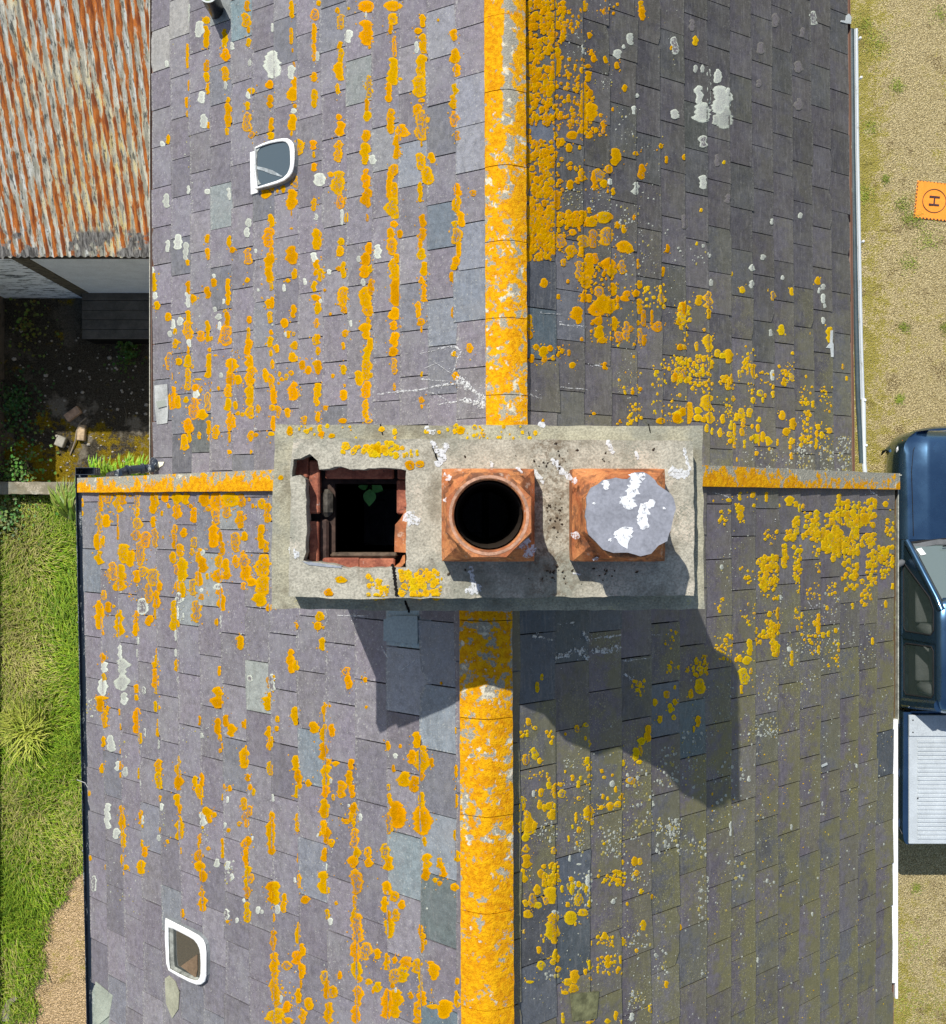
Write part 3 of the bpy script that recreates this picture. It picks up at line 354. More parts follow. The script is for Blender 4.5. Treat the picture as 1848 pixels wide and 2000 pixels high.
def crust(blobs, slope, name, m, parent, extra=.0028, zfun=None):
    its = blobs.d.get(slope, []); mb = MB()
    if not its: return None
    XY = np.array([p for it in its for p in it[0]]); r = np.array([v for it in its for v in it[1]])
    lift = np.concatenate([np.full(len(it[0]), it[5]) for it in its])
    if zfun is None:
        S = SL[slope]; Y, t = S.unproj(XY[:, 0], XY[:, 1]); t = np.clip(t, .001, .999)
        h = S.hgt(t) + extra + lift + (1 - r) * .0014 - (r > .98) * .002
        PT = S.at(Y, t, 0) + h[:, None] * S.n[None, :]
        ok = (Y > S.Y0 + .02) & (Y < S.Y1 - .01)
    else:
        z = zfun(XY[:, 0], XY[:, 1]); d = CAMZ - z
        PT = np.stack([(XY[:, 0] - CX) * d / F, (CY - XY[:, 1]) * d / F, z + extra * .5 + lift + (1 - r) * .0014], -1); ok = z > 0
    o = 0
    for it in its:
        n = len(it[0])
        if ok[o:o + n].all():
            mb.add(PT[o:o + n].tolist(), it[2], ed=[float(v) for v in r[o:o + n]], lc=tuple(it[3]) + (it[4],))
        o += n
    ob = build(name, mb, m, parent, smooth=True, angle=180); ob['kind'] = 'stuff'; return ob
# ---------------------------------------------------------------- materials
def mat_slate():
    k = M('slate', .62, .35); tint = k.attr('tint')['Color']; alg = k.attr('tint')['Alpha']; sl = k.attr('sl')['Color']; u, v, rn = k.sep(sl)[:3]
    big = k.noise(5, 4, .6); mid = k.noise(26, 5, .65); fine = k.noise(140, 3, .7)
    st = k.noise(1, 4, .6, vec=k.map(sc=(55, 8, 55)))
    c = k.mix(1.0, tint, k.comb(k.math('ADD', k.step(mid, .3, .7, .80, 1.15), k.step(fine, .3, .7, -.16, .16))), 'MULTIPLY')
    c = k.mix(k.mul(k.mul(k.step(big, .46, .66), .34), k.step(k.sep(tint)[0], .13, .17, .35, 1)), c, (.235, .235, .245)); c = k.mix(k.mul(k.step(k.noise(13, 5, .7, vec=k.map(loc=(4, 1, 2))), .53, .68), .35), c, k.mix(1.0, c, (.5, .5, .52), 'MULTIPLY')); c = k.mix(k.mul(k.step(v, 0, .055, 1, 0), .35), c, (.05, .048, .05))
    c = k.mix(k.mul(k.step(st, .5, .75), .22), c, (.30, .29, .28))
    # green algae film
    af = k.mul(k.step(k.math('ADD', k.noise(7, 6, .75), k.mul(k.math('SUBTRACT', .55, v), .20)), .39, .60), alg)
    c = k.mix(k.mul(af, .82), c, k.mix(mid, (.12, .114, .050), (.185, .172, .072)))
    # pale dust and tiny crusts gathering at slate edges
    edge = k.math('ADD', k.step(v, .0, .16, 1, 0), k.step(u, .0, .05, .5, 0))
    sp = k.step(k.math('SUBTRACT', k.noise(75, 4, .7), k.mul(edge, .085)), .36, .40, 1, 0); lum = k.step(k.sep(tint)[0], .13, .17, .3, 1)
    c = k.mix(k.mul(k.mul(sp, .42), lum), c, (.50, .50, .44))
    sp2 = k.step(k.noise(210, 2, .6), .70, .735)
    c = k.mix(k.mul(k.mul(sp2, .45), lum), c, (.55, .54, .46))
    sp3 = k.mul(k.step(k.noise(105, 3, .7), .585, .625), k.mul(k.step(k.noise(4, 4, .6, vec=k.map(loc=(2, 8, 1))), .40, .58), k.step(alg, .15, .7))); c = k.mix(k.mul(sp3, .65), c, k.mix(k.step(fine, .4, .6), (.30, .27, .05), (.42, .41, .26)))
    k.col(c); k.set(k.b.inputs['Roughness'], k.step(mid, .3, .7, .5, .72))
    hh = k.math('ADD', k.mul(mid, .8), k.mul(k.noise(1, 5, .7, vec=k.map(sc=(60, 24, 60), rot=(0, 0, .5))), .6)); k.bump(hh, .5, .004); return k.m
def mat_lichen():
    k = M('lichen', .95, .0); a = k.attr('lc'); c = a['Color']; ring = a['Alpha']; ed = k.attr('ed')['Fac']
    n = k.noise(150, 4, .7); n2 = k.noise(70, 3, .6)
    cen = k.step(ed, .45, .82, 1, 0)
    c2 = k.mix(k.mul(k.step(ed, .35, .9, 1, 0), k.step(n, .38, .6)), c, k.mix(.85, c, k.mix(1.0, c, (.50, .46, .55), 'MULTIPLY')))
    gap = k.mul(cen, k.step(k.math('ADD', n2, k.mul(k.math('SUBTRACT', ring, .5), .30)), .57, .62))
    c3 = k.mix(gap, c2, (.17, .155, .16)); c3 = k.mix(k.mul(k.step(k.math('ADD', ed, k.mul(k.math('SUBTRACT', k.noise(95, 3, .7), .5), 1.1)), .90, 1.0), .75), c3, k.mix(.35, (.11, .10, .095), c))
    c4 = k.mix(1.0, c3, k.comb(k.step(n, .3, .7, .86, 1.1)), 'MULTIPLY'); k.col(c4); k.bump(n, .9, .004); return k.m
def mat_dropping():
    k = M('dropping', .8, .2); a = k.attr('lc'); n = k.noise(60, 4, .75)
    k.col(k.mix(1.0, a['Color'], k.comb(k.step(n, .35, .65, .75, 1.05)), 'MULTIPLY'))
    al = k.step(k.math('ADD', n, k.mul(a['Alpha'], -.17)), .30, .42)
    k.set(k.b.inputs['Alpha'], k.mul(al, k.math('SUBTRACT', 1.0, k.mul(a['Alpha'], .42)))); return k.m
def mat_ridge(pale=.54, bare=(.33, .31, .25)):
    k = M('ridge_crust', .9, .1); n = k.noise(9, 6, .68, dist=.3); f = k.noise(120, 4, .7); m = k.noise(35, 4, .65); cv = k.attr('cv')['Fac']
    base = k.mix(1.0, bare, k.comb(k.step(f, .3, .7, .7, 1.25)), 'MULTIPLY'); base = k.mix(k.step(k.noise(16, 4), pale, pale + .07), base, (.64, .59, .45))
    o = k.mix(k.step(m, .35, .65), (.58, .235, .003), (.76, .39, .005)); o = k.mix(k.step(f, .55, .68), o, (.38, .13, .004))
    fac = k.step(k.math('ADD', k.math('ADD', k.math('ADD', k.mul(n, .5), k.mul(m, .3)), k.mul(k.noise(18, 5, .7), .2)), cv), .5, .525)
    k.col(k.mix(fac, base, o)); k.bump(k.math('ADD', k.mul(m, .8), k.mul(f, .5)), .9, .012); return k.m
def mat_concrete(name, c=(.40, .375, .30), yel=.5, sand=True):
    k = M(name, .9, .15); n = k.noise(4, 5, .65); f = k.noise(110, 3, .7); v = k.vor(150, out='Color'); g = k.noise(14, 5, .7)
    base = k.mix(1.0, c, k.comb(k.math('ADD', k.step(f, .3, .7, .72, 1.22), k.step(g, .3, .7, -.18, .14))), 'MULTIPLY')
    base = k.mix(k.step(n, .46, .62), base, k.mix(1.0, (.27, .265, .21), k.comb(k.step(f, .3, .7, .8, 1.15)), 'MULTIPLY'))
    sandm = k.mul(k.step(k.noise(3.2, 3, .6), .5, .58), k.step(k.sep(v)[0], .3, .8)); base = k.mix(k.mul(sandm, .6 if sand else 0), base, (.62, .54, .43))
    y = k.step(k.math('ADD', k.mul(k.noise(11, 6, .75), .7), k.mul(f, .3)), 1.02 - yel, 1.09 - yel)
    base = k.mix(k.mul(y, .7), base, (.50, .42, .06))
    base = k.mix(k.mul(k.step(k.noise(5, 6, .72, vec=k.map(loc=(9, 2, 0))), .50, .66), .6), base, (.15, .13, .09)); gx = k.math('ABSOLUTE', k.math('SUBTRACT', k.sep(k.pos)[0], .315)); gr = k.mul(k.step(gx, .05, .13, 1, 0), k.step(k.math('ADD', k.mul(g, .5), k.mul(k.noise(38, 4, .75), .5)), .46, .58)); base = k.mix(k.mul(gr, .75 if sand else 0), base, (.13, .095, .06)); pit = k.step(k.noise(55, 3, .6), .66, .74); base = k.mix(k.mul(pit, .7), base, (.07, .06, .045))
    k.col(base); k.bump(k.math('ADD', f, k.mul(g, .5)), .6, .006); return k.m
def mat_terracotta():
    k = M('terracotta', .75, .3); n = k.noise(9, 5, .65, dist=.6); f = k.noise(90, 4, .7); st = k.noise(6, 4, .6, vec=k.map(sc=(1.2, 1.2, 4)))
    c = k.mix(k.step(n, .35, .65), (.36, .11, .04), (.54, .22, .08)); c = k.mix(k.mul(k.step(st, .50, .64), .85), c, (.17, .065, .03))
    c = k.mix(k.mul(k.step(k.noise(12, 6, .75, vec=k.map(loc=(3, 1, 4))), .52, .62), .7), c, (.11, .055, .035)); c = k.mix(k.mul(k.step(k.noise(17, 5, .7), .60, .67), .5), c, (.55, .42, .33)); c = k.mix(1.0, c, k.comb(k.step(f, .3, .7, .82, 1.15)), 'MULTIPLY')
    k.col(c); k.bump(f, .5, .003); return k.m
def mat_rust():
    k = M('rusty_sheet', .75, .25, 0.0); ph = k.attr('ph')['Fac']; cr = k.attr('cr')['Fac']
    a = k.noise(1, 5, .66, vec=k.map(sc=(10.7, 2.3, 0))); b = k.noise(1, 4, .6, vec=k.map(sc=(30, 5, 0), loc=(3, 7, 0))); e = k.noise(1, 5, .7, vec=k.map(sc=(52, 10, 0))); big = k.noise(.9, 3, .5, vec=k.map(sc=(1, .8, 0), loc=(2.2, 1, 0)))
    f = k.noise(120, 3, .7)
    paint = k.mix(k.step(b, .42, .6), (.34, .33, .26), (.58, .59, .55)); paint = k.mix(k.mul(k.step(big, .45, .6), k.step(b, .45, .6)), paint, (.62, .50, .22))
    dark = k.step(k.math('ADD', k.mul(k.noise(1, 5, .72, vec=k.map(sc=(26, 6, 0), loc=(1, 5, 0))), .6), k.mul(e, .4)), .525, .56); paint = k.mix(k.mul(dark, .85), paint, (.06, .065, .06))
    rust = k.mix(k.step(b, .38, .62), (.20, .052, .015), (.56, .17, .026)); rust = k.mix(k.step(f, .5, .7), rust, (.15, .05, .03))
    mix_ = k.math('ADD', k.math('ADD', k.math('ADD', k.mul(a, .72), k.mul(e, .28)), k.mul(k.math('SUBTRACT', ph, .5), .19)), k.mul(k.math('SUBTRACT', k.noise(1.3, 3, .5), .5), .30)); rf = k.step(mix_, .508, .54)
    halo = k.step(mix_, .48, .51)
    c = k.mix(k.mul(halo, .6), paint, (.56, .38, .20)); c = k.mix(rf, c, rust)
    yy = k.sep(k.pos)[1]; c = k.mix(k.mul(k.step(yy, 3.03, 3.10, 1, 0), k.step(k.noise(3.4, 4, .6), .49, .54)), c, k.mix(k.step(e, .4, .6), (.07, .065, .06), (.26, .25, .23)))
    c = k.mix(1.0, c, k.comb(k.step(f, .3, .7, .85, 1.12)), 'MULTIPLY'); k.col(c); k.bump(e, .4, .003); return k.m
def mat_ground():
    k = M('gravel', .95, .1); f = k.vor(75, out='Color'); d = k.vor(75); n = k.noise(1.1, 5, .65); n2 = k.noise(7, 5, .75); n3 = k.noise(45, 4, .8)
    c = k.mix(k.sep(f)[0], (.36, .28, .12), (.74, .61, .33)); c = k.mix(k.mul(k.step(n3, .50, .58), .8), c, (.22, .165, .085)); c = k.mix(k.step(n3, .60, .72), c, (.07, .055, .03)); c = k.mix(k.step(k.sep(k.pos)[0], -1, 0, 1, 0), c, k.mix(1.0, c, (1.18, 1.03, 1.08), 'MULTIPLY'))
    X = k.sep(k.pos)[0]; near = k.mul(k.step(X, 5.1, 6.0, .10, 0), k.step(X, 0, 1))
    Y = k.sep(k.pos)[1]; low = k.mul(k.step(Y, -5.9, -6.6, 0, .07), k.step(X, 0, 1))
    g = k.math('ADD', k.math('ADD', k.math('ADD', k.mul(n, .34), k.mul(n2, .42)), k.mul(n3, .36)), k.math('ADD', near, low))
    c = k.mix(k.mul(k.step(g, .60, .655), .72), c, k.mix(k.step(n3, .35, .6), (.17, .15, .012), (.42, .36, .04)))
    c = k.mix(k.mul(k.step(k.noise(2.6, 5, .7, vec=k.map(loc=(7, 3, 0))), .54, .66), k.step(n3, .42, .56)), c, (.17, .12, .055)); c = k.mix(k.mul(k.step(g, .72, .78), .8), c, (.10, .085, .03))
    k.col(c); k.bump(k.math('ADD', d, n3), 1.0, .02); return k.m
def mat_yard():
    k = M('yard_soil', .95, .1); f = k.noise(70, 4, .8); n = k.noise(1.6, 5, .6); n2 = k.noise(9, 6, .75); m = k.noise(2.3, 4, .6, vec=k.map(loc=(5, 3, 0)))
    c = k.mix(k.step(f, .35, .65), (.022, .018, .012), (.10, .085, .06)); c = k.mix(k.mul(k.step(n, .53, .60), k.step(k.sep(k.pos)[1], 2.1, 1.2, .25, .8)), c, k.mix(k.step(f, .3, .7), (.16, .14, .10), (.30, .26, .20)))  # dark soil, pale patches fading towards the shed: yard shade put into the colour
    Y = k.sep(k.pos)[1]; mo = k.math('ADD', k.math('ADD', k.mul(m, .6), k.mul(n2, .4)), k.step(Y, .3, 1.7, .1, -.08))
    c = k.mix(k.step(mo, .50, .56), c, k.mix(k.step(f, .35, .65), (.09, .06, .004), (.30, .21, .01)))
    c = k.mix(k.step(k.vor(26), .07, .05), c, (.42, .40, .36)); k.col(c); k.bump(k.math('ADD', f, n2), .9, .02); return k.m
def mat_soil():
    k = M('lawn_soil', .95, .1); f = k.noise(60, 4, .8); n = k.noise(2, 4)
    k.col(k.mix(k.step(n, .4, .6), k.mix(f, (.06, .09, .010), (.14, .18, .02)), k.mix(f, (.18, .16, .05), (.30, .26, .09)))); k.bump(f, .8, .02); return k.m
def mat_blade():
    k = M('grass_blade', .6, .25); c = k.attr('gc')['Color']; k.col(c)
    k.b.inputs['Subsurface Weight'].default_value = 0; return k.m
def mat_paint():
    k = M('blue_car_paint', .26, .5, .92); n = k.noise(400, 2); k.col(k.mix(k.step(n, .3, .7), (.05, .115, .20), (.075, .155, .26)))
    k.b.inputs['Coat Weight'].default_value = 1; k.b.inputs['Coat Roughness'].default_value = .04
    d = k.noise(3, 4); k.set(k.b.inputs['Roughness'], k.step(d, .3, .7, .22, .32)); return k.m
def mat_wall(name, c, c2, sc=7, st=(1, 1, 2.4)):
    k = M(name, .85, .2); n = k.noise(sc, 6, .75, vec=k.map(sc=st)); k.col(k.mix(k.step(n, .53, .57), k.mix(k.noise(3), c, tuple(v * .8 for v in c)), c2)); k.bump(n, .5, .008); return k.m
def mat_gutter(name, c, scuff, amt=.56):
    k = M(name, .4, .5); n = k.noise(1, 5, .7, vec=k.map(sc=(38, 5, 38))); f = k.noise(70, 4); k.col(k.mix(k.mul(k.step(n, amt, amt + .08), k.step(f, .4, .6)), c, scuff)); k.bump(f, .2, .002); return k.m
def glass(name, c=(.02, .03, .035), rough=.05):
    k = M(name, rough, .8); k.col(c); k.b.inputs['IOR'].default_value = 1.6; return k.m
def car_glass():
    k = M('car_glass', .03, .8); k.col((.03, .045, .042)); k.b.inputs['Alpha'].default_value = .66; return k.m
def mat_brick():
    k = M('old_brick', .85, .2); n = k.noise(14, 5, .7); f = k.noise(110, 4, .7)
    c = k.mix(k.step(n, .38, .62), (.22, .07, .045), (.40, .145, .085)); c = k.mix(k.step(k.noise(11, 5, .7), .6, .7), c, (.045, .035, .032)); c = k.mix(k.mul(k.step(k.noise(25, 4), .64, .7), .7), c, (.55, .5, .45))
    k.col(k.mix(1.0, c, k.comb(k.step(f, .3, .7, .8, 1.15)), 'MULTIPLY')); k.bump(f, .6, .004); return k.m
SLATE = mat_slate(); LICH = mat_lichen(); DROP = mat_dropping(); RIDGE = mat_ridge(); VERGE = mat_ridge(.62, (.34, .325, .265))
CONC = mat_concrete('chimney_concrete', yel=.36); CONC2 = mat_concrete('chimney_ledge_concrete', c=(.36, .34, .25), yel=.43, sand=False); TERRA = mat_terracotta(); RUST = mat_rust()
GROUND = mat_ground(); YARD = mat_yard(); SOIL = mat_soil(); BLADE = mat_blade(); PAINT = mat_paint(); BRICK = mat_brick()
RENDER = mat_wall('cream_render', (.62, .58, .48), (.45, .42, .34)); WHITEB = mat_wall('peeling_white_paint', (.86, .89, .92), (.07, .085, .085), 4, (1, 1, 5)); UNDER = plain('underlay', (.018, .018, .02))
WPVC = plain('white_plastic', (.84, .85, .84), .35, .5, amt=.05); NAVY = mat_gutter('dark_gutter', (.018, .028, .045), (.42, .46, .46), .55); BROWNG = mat_gutter('brown_gutter', (.19, .105, .075), (.33, .30, .22), .56)
STAIN = mat_gutter('stained_gutter', (.15, .095, .05), (.26, .27, .12), .5); WGUT = mat_gutter('weathered_white_gutter', (.62, .66, .66), (.30, .31, .22), .66); BLACK = plain('black_pipe', (.012, .013, .015), .35, .5)
SOOT_BLACK = plain('soot_black', (.012, .011, .010), .95, .05); LEAD = plain('lead_sheet', (.36, .37, .36), .5, .5, amt=.25); CHROME = M('chrome', .15, .5, 1.0).col((.75, .75, .76)).m
GLASSW = glass('skylight_glass', (.055, .075, .09), .06); GLASSC = car_glass(); RUBBER = plain('rubber', (.02, .02, .021), .8, .2); GREYP = plain('grey_plastic', (.12, .125, .13), .6, .3)
TONN = plain('silver_cover', (.46, .50, .525), .4, .5, amt=.08); WOOD = plain('weathered_wood', (.10, .088, .066), .9, .1, amt=.35, scale=12); DECK = plain('dark_decking', (.095, .088, .075), .85, .2, amt=.25)
STONE = mat_concrete('low_wall_stone', c=(.24, .215, .15), yel=.3); BARK = plain('bark', (.28, .23, .17)); WALLR = mat_wall('boundary_render', (.13, .11, .09), (.05, .045, .04)); LEAF = plain('leaf', (.035, .13, .03), .5, .3, amt=.2)
CRM = plain('crack', (.012, .011, .010), .95, .05); TAPE = plain('pale_tape', (.50, .53, .52), .5, .4, amt=.12)
# ---------------------------------------------------------------- roof builder
REPL = {'FL': [(855, 1800, (.105, .13, .13)), (850, 1980, (.10, .14, .165)), (500, 1320, (.26, .28, .26)), (405, 1100, (.24, .255, .25)), (388, 1150, (.23, .25, .25)), (188, 1940, (.26, .30, .255)), (785, 1225, (.27, .35, .38)), (785, 1310, (.22, .26, .29)), (780, 1380, (.27, .28, .31)), (850, 1370, (.20, .23, .26)), (865, 1280, (.19, .21, .25)),
          (860, 1700, (.20, .25, .27)), (780, 1640, (.19, .23, .245)), (600, 1460, (.17, .20, .225)), (870, 1600, (.21, .235, .26)), (188, 1080, (.155, .175, .20)), (455, 1010, (.21, .22, .22)), (330, 1790, (.17, .18, .20)), (600, 1650, (.18, .19, .22))],
        'RL': [(465, 30, (.16, .22, .24)), (430, 20, (.20, .22, .22)), (860, 430, (.12, .145, .175)), (795, 285, (.20, .215, .245)), (560, 30, (.2, .19, .21)), (865, 450, (.12, .145, .175)), (322, 60, (.29, .28, .265)), (350, 45, (.29, .28, .265)), (920, 560, (.165, .185, .22)), (925, 470, (.185, .20, .24)), (420, 430, (.21, .235, .235)), (695, 180, (.19, .205, .2)), (395, 880, (.10, .108, .108)), (340, 880, (.105, .105, .12)), (865, 640, (.175, .19, .22)), (730, 330, (.2, .2, .21)), (880, 90, (.215, .215, .24)), (920, 330, (.225, .23, .26)), (930, 210, (.21, .215, .25))],
        'RR': [(1050, 545, (.06, .066, .082)), (1050, 620, (.07, .095, .115)), (1100, 630, (.115, .12, .14)), (1130, 560, (.11, .108, .125)), (1370, 215, (.065, .068, .062)), (1058, 255, (.11, .125, .16))],
        'FR': [(1055, 1260, (.085, .10, .125)), (1120, 1245, (.085, .10, .11)), (1725, 1475, (.06, .072, .088)), (1060, 1830, (.065, .068, .078)), (1060, 1960, (.09, .10, .12)), (1125, 1900, (.07, .085, .10)), (1110, 1690, (.085, .10, .125)), (1185, 1230, (.10, .11, .125)), (1040, 1180, (.07, .09, .12)), (1305, 1370, (.10, .12, .14)), (1345, 1460, (.095, .13, .14))]}
def slates(key, parent, m=SLATE):
    S = SL[key]; rnd = random.Random(hash(key) % 97 if False else {'FL': 3, 'FR': 5, 'RL': 8, 'RR': 13}[key]); mb = MB(); n = int(S.W / S.pitch) + 1; left = S.side < 0
    rp = []
    for x, y, c in REPL[key]:
        Y, t = S.unproj(np.array([x]), np.array([y])); rp.append((float(Y[0]), float(t[0]) * S.W / S.pitch, c))
    for r in range(n):
        t0 = r * S.pitch / S.W; t1 = min(.995, (r + 1.3) * S.pitch / S.W); off = S.phase + (S.wid / 2 if r % 2 else 0) + rnd.uniform(-.02, .02)
        if t0 > .97: continue
        k0 = int((S.Y0 - off) / S.wid) - 2; ya = off + k0 * S.wid + rnd.uniform(-.012, .012)
        while ya < S.Y1:
            k0 += 1; yb = off + k0 * S.wid + rnd.uniform(-.014, .014)
            a, b = max(ya, S.Y0), min(yb, S.Y1); ya = yb
            if b - a < .03: continue
            g = rnd.uniform(.004, .0085); a += g / 2; b -= g / 2; dark = rnd.random()
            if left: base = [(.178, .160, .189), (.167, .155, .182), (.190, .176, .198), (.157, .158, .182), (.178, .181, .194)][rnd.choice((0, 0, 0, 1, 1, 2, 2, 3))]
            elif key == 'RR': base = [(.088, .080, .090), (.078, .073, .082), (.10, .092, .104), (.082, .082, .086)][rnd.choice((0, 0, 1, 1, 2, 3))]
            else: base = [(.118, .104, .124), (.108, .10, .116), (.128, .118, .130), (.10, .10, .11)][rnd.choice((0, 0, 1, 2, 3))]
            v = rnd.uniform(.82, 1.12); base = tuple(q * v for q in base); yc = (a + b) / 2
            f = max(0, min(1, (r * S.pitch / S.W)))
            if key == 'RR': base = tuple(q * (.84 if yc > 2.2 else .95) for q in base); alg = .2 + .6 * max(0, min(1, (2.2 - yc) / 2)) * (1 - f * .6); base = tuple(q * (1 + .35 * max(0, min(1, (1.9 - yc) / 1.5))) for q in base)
            elif key == 'FR': alg = .3 + .75 * max(0, min(1, (-yc) / 1.2)) * (1 - .35 * f)
            else: alg = .10
            alg *= rnd.uniform(.5, 1.2)
            for Y, rr, c in rp:
                if a <= Y <= b and int(rr) == r: base = c; alg = .05
            lo = S.XE(yc); jut = rnd.uniform(-.004, .004) / S.W - (.016 / S.W if rnd.random() < .02 else 0); rot = rnd.gauss(0, .0035); h0 = .0145 + rnd.uniform(-.0012, .0030); tl = rnd.uniform(-.0012, .0012); h1 = .0035; th = .0105
            nb = 5; ys = [a + (b - a) * i / nb for i in range(nb + 1)]
            chip = rnd.random() < .16; lowt = []
            for i in range(nb + 1):
                d = rnd.uniform(-.0015, .0015)
                if chip and i in (0, nb) and rnd.random() < .6: d += rnd.uniform(.010, .028)
                lowt.append(t0 + jut + (d + rot * (i / nb - .5) * 2) / S.W)
            vs = []; sl = []
            for (tt, h, row) in ((None, 0, 0), (None, 0, 1), (t1, 0, 2)):
                for i, Y in enumerate(ys):
                    if row == 0: p = S.at(Y, lowt[i], h0 - th); q = (i / nb, 0, dark)
                    elif row == 1: p = S.at(Y, lowt[i], h0 + tl * (i / nb - .5) * 2); q = (i / nb, 0, dark)
                    else: p = S.at(Y, t1, h1); q = (i / nb, 1.3, dark)
                    vs.append(tuple(p)); sl.append(q)
            m1 = nb + 1; fs = []
            for rw in (0, 1):
                for i in range(nb): fs.append((rw * m1 + i, rw * m1 + i + 1, (rw + 1) * m1 + i + 1, (rw + 1) * m1 + i))
            vs += [tuple(S.at(ys[0], t1, h1 - th)), tuple(S.at(ys[-1], t1, h1 - th))]; sl += [(0, 1.3, dark), (1, 1.3, dark)]
            e = 3 * m1; fs += [(0, m1, 2 * m1, e), (nb, e + 1, 2 * m1 + nb, m1 + nb)]
            if left: fs = [tuple(reversed(q)) for q in fs]
            mb.add(vs, fs, tint=tuple(base) + (min(1, alg),), sl=sl)
    return build('slate_slope', mb, m, parent)
def underlay(key, parent):
    S = SL[key]; mb = MB(); c = [S.at(Y, t, h) for h in (-.012, -.09) for Y, t in ((S.Y0, -.004), (S.Y1, -.004), (S.Y1, 1), (S.Y0, 1))]
    mb.add([tuple(p) for p in c], [(0, 1, 2, 3), (7, 6, 5, 4), (0, 4, 5, 1), (1, 5, 6, 2), (2, 6, 7, 3), (3, 7, 4, 0)]); return build('roof_boarding', mb, UNDER, parent)
def ridge(kl, kr, Ya, Yb, parent, wd=.125, seg=.45, wear=0.0):
    S = SL[kl]; y = Ya; o = None; rn = random.Random(4); mb = MB()
    while y < Yb - .02:
        y2 = min(Yb, y + seg * rn.uniform(.97, 1.03)); g = .002; nn = max(2, int((y2 - y) / .03)); prof = [(-wd, -.11), (-wd, -.052), (-.09, -.030), (-.035, -.004), (0, .004), (.035, -.004), (.09, -.030), (wd, -.052), (wd, -.11)]
        rows = []; cv = []; dz = rn.uniform(-.003, .003)
        for i in range(nn + 1):
            yy = y + g + (y2 - y - 2 * g) * i / nn; xr = float(S.XR(yy)); row = []
            for j, (px, pz) in enumerate(prof):
                e = .0015 * math.sin(yy * 37 + j * 2) + rn.uniform(-.0015, .0015); row.append((xr + px + (e if j in (0, 1, 7, 8) else 0) * .8, yy, S.zr + .035 + pz + dz + rn.uniform(-.0015, .0015)))
                if wear: cv.append((.05 if px < -.03 else (-.10 if px < .045 else .0)) * min(1, max(0, (yy - 1.9) / .8)) + .045)
                else: cv.append(.055 + .02 * math.sin(yy * 2.2))
            rows.append(row)
        mb.rings([r for r in rows], cap=True, closed=False, cv=cv); y = y2
    return build('ridge_tiles', mb, RIDGE, parent, smooth=True, angle=50)
def channel(pts_fn, Ya, Yb, r, name, m, parent, n=10, thick=.004, step=.5, half=True):
    mb = MB(); k = max(1, int(abs(Yb - Ya) / step)); rr = []
    for i in range(k + 1):
        Y = Ya + (Yb - Ya) * i / k; x, z = pts_fn(Y); ring = []
        for j in range(n + 1): t = math.pi + math.pi * j / n; ring.append((x + r * math.cos(t), Y, z + r * math.sin(t)))
        for j in range(n, -1, -1): t = math.pi + math.pi * j / n; q = r - thick; ring.append((x + q * math.cos(t), Y, z + q * math.sin(t)))
        rr.append(ring)
    mb.rings(rr); return build(name, mb, m, parent, smooth=True)
# ---------------------------------------------------------------- ground
g = MB().box(-260, 260, -260, 260, -.5, 0); tag(build('ground', g, GROUND), kind='structure')
yd = MB().box(-6.3, -2.3, .35, 2.9, .001, .006); tag(build('yard', yd, YARD), kind='structure')
rnd = random.Random(21)
def lawn_edge(Y):                                         # right-hand limit of the lawn; beyond it the gravel shows
    e = -4.5
    if Y < -4.45: e = -5.12 - min(1.3, -4.45 - Y) * .52 + .07 * math.sin(Y * 5) + .04 * math.sin(Y * 13)
    return e
lw = [(-6.45, .34)] + [(lawn_edge(.3 - .1 * i) + .03 * math.sin(i * 2.1), .3 - .1 * i) for i in range(62)] + [(-6.45, -6.9)]
tag(build('lawn', MB().poly(lw, .001, .006), SOIL), kind='structure')
def blades(area_fn, n, hmin, hmax, wd, cols, lean=(0, 0), seed=1, clump=0.0):
    r = random.Random(seed); mb = MB(); c = 0
    while c < n:
        p = area_fn(r)
        if p is None: continue
        x, y, sc = p; c += 1; h = r.uniform(hmin, hmax) * sc; a = r.uniform(0, 6.283)
        nz = mnoise.noise(Vector((x * 1.7, y * 1.7, 0))); dx = math.cos(a) * .35 + lean[0] + nz * .8; dy = math.sin(a) * .35 + lean[1] + mnoise.noise(Vector((x * 1.7, y * 1.7, 9))) * .8
        q = math.hypot(dx, dy) or 1; ux, uy = dx / q, dy / q; wx, wy = -uy * wd / 2, ux * wd / 2
        zn = mnoise.noise(Vector((x * .9, y * .55, 3))) + r.uniform(-.25, .25); col = r.choice(cols) if len(cols) < 8 else (r.choice((cols[3], cols[4], cols[5])) if zn > .17 else r.choice((cols[0], cols[1], cols[2], cols[6], cols[7], cols[3]))); m = 1.0 + .55 * max(-.4, min(.6, nz)) + r.uniform(-.15, .2); col = tuple(v * m for v in col)
        rch = h * r.uniform(.5, .95)
        pts = [(0, 0), (.45, .75), (1.0, 1.0 - .35 * r.random())]; vs = []
        for (f, z), ww in zip(pts, (1, .8, .1)):
            vs += [(x + ux * rch * f + wx * ww, y + uy * rch * f + wy * ww, .005 + h * z * .75), (x + ux * rch * f - wx * ww, y + uy * rch * f - wy * ww, .005 + h * z * .75)]
        mb.add(vs, [(0, 1, 3, 2), (2, 3, 5, 4)], gc=col)
    return mb
GC = [(.17, .27, .012), (.22, .34, .016), (.12, .22, .010), (.32, .39, .04), (.44, .40, .14), (.33, .30, .10), (.16, .30, .015), (.09, .17, .012)]
def a_lawn(r):
    y = r.uniform(-6.8, .28); x = r.uniform(-6.45, -4.45); e = lawn_edge(y) + .10 * mnoise.noise(Vector((x * 3, y * 3, 4))) + r.gauss(0, .035)
    if x > e: return None
    return x, y, 1.0 if e - x > .2 else .6
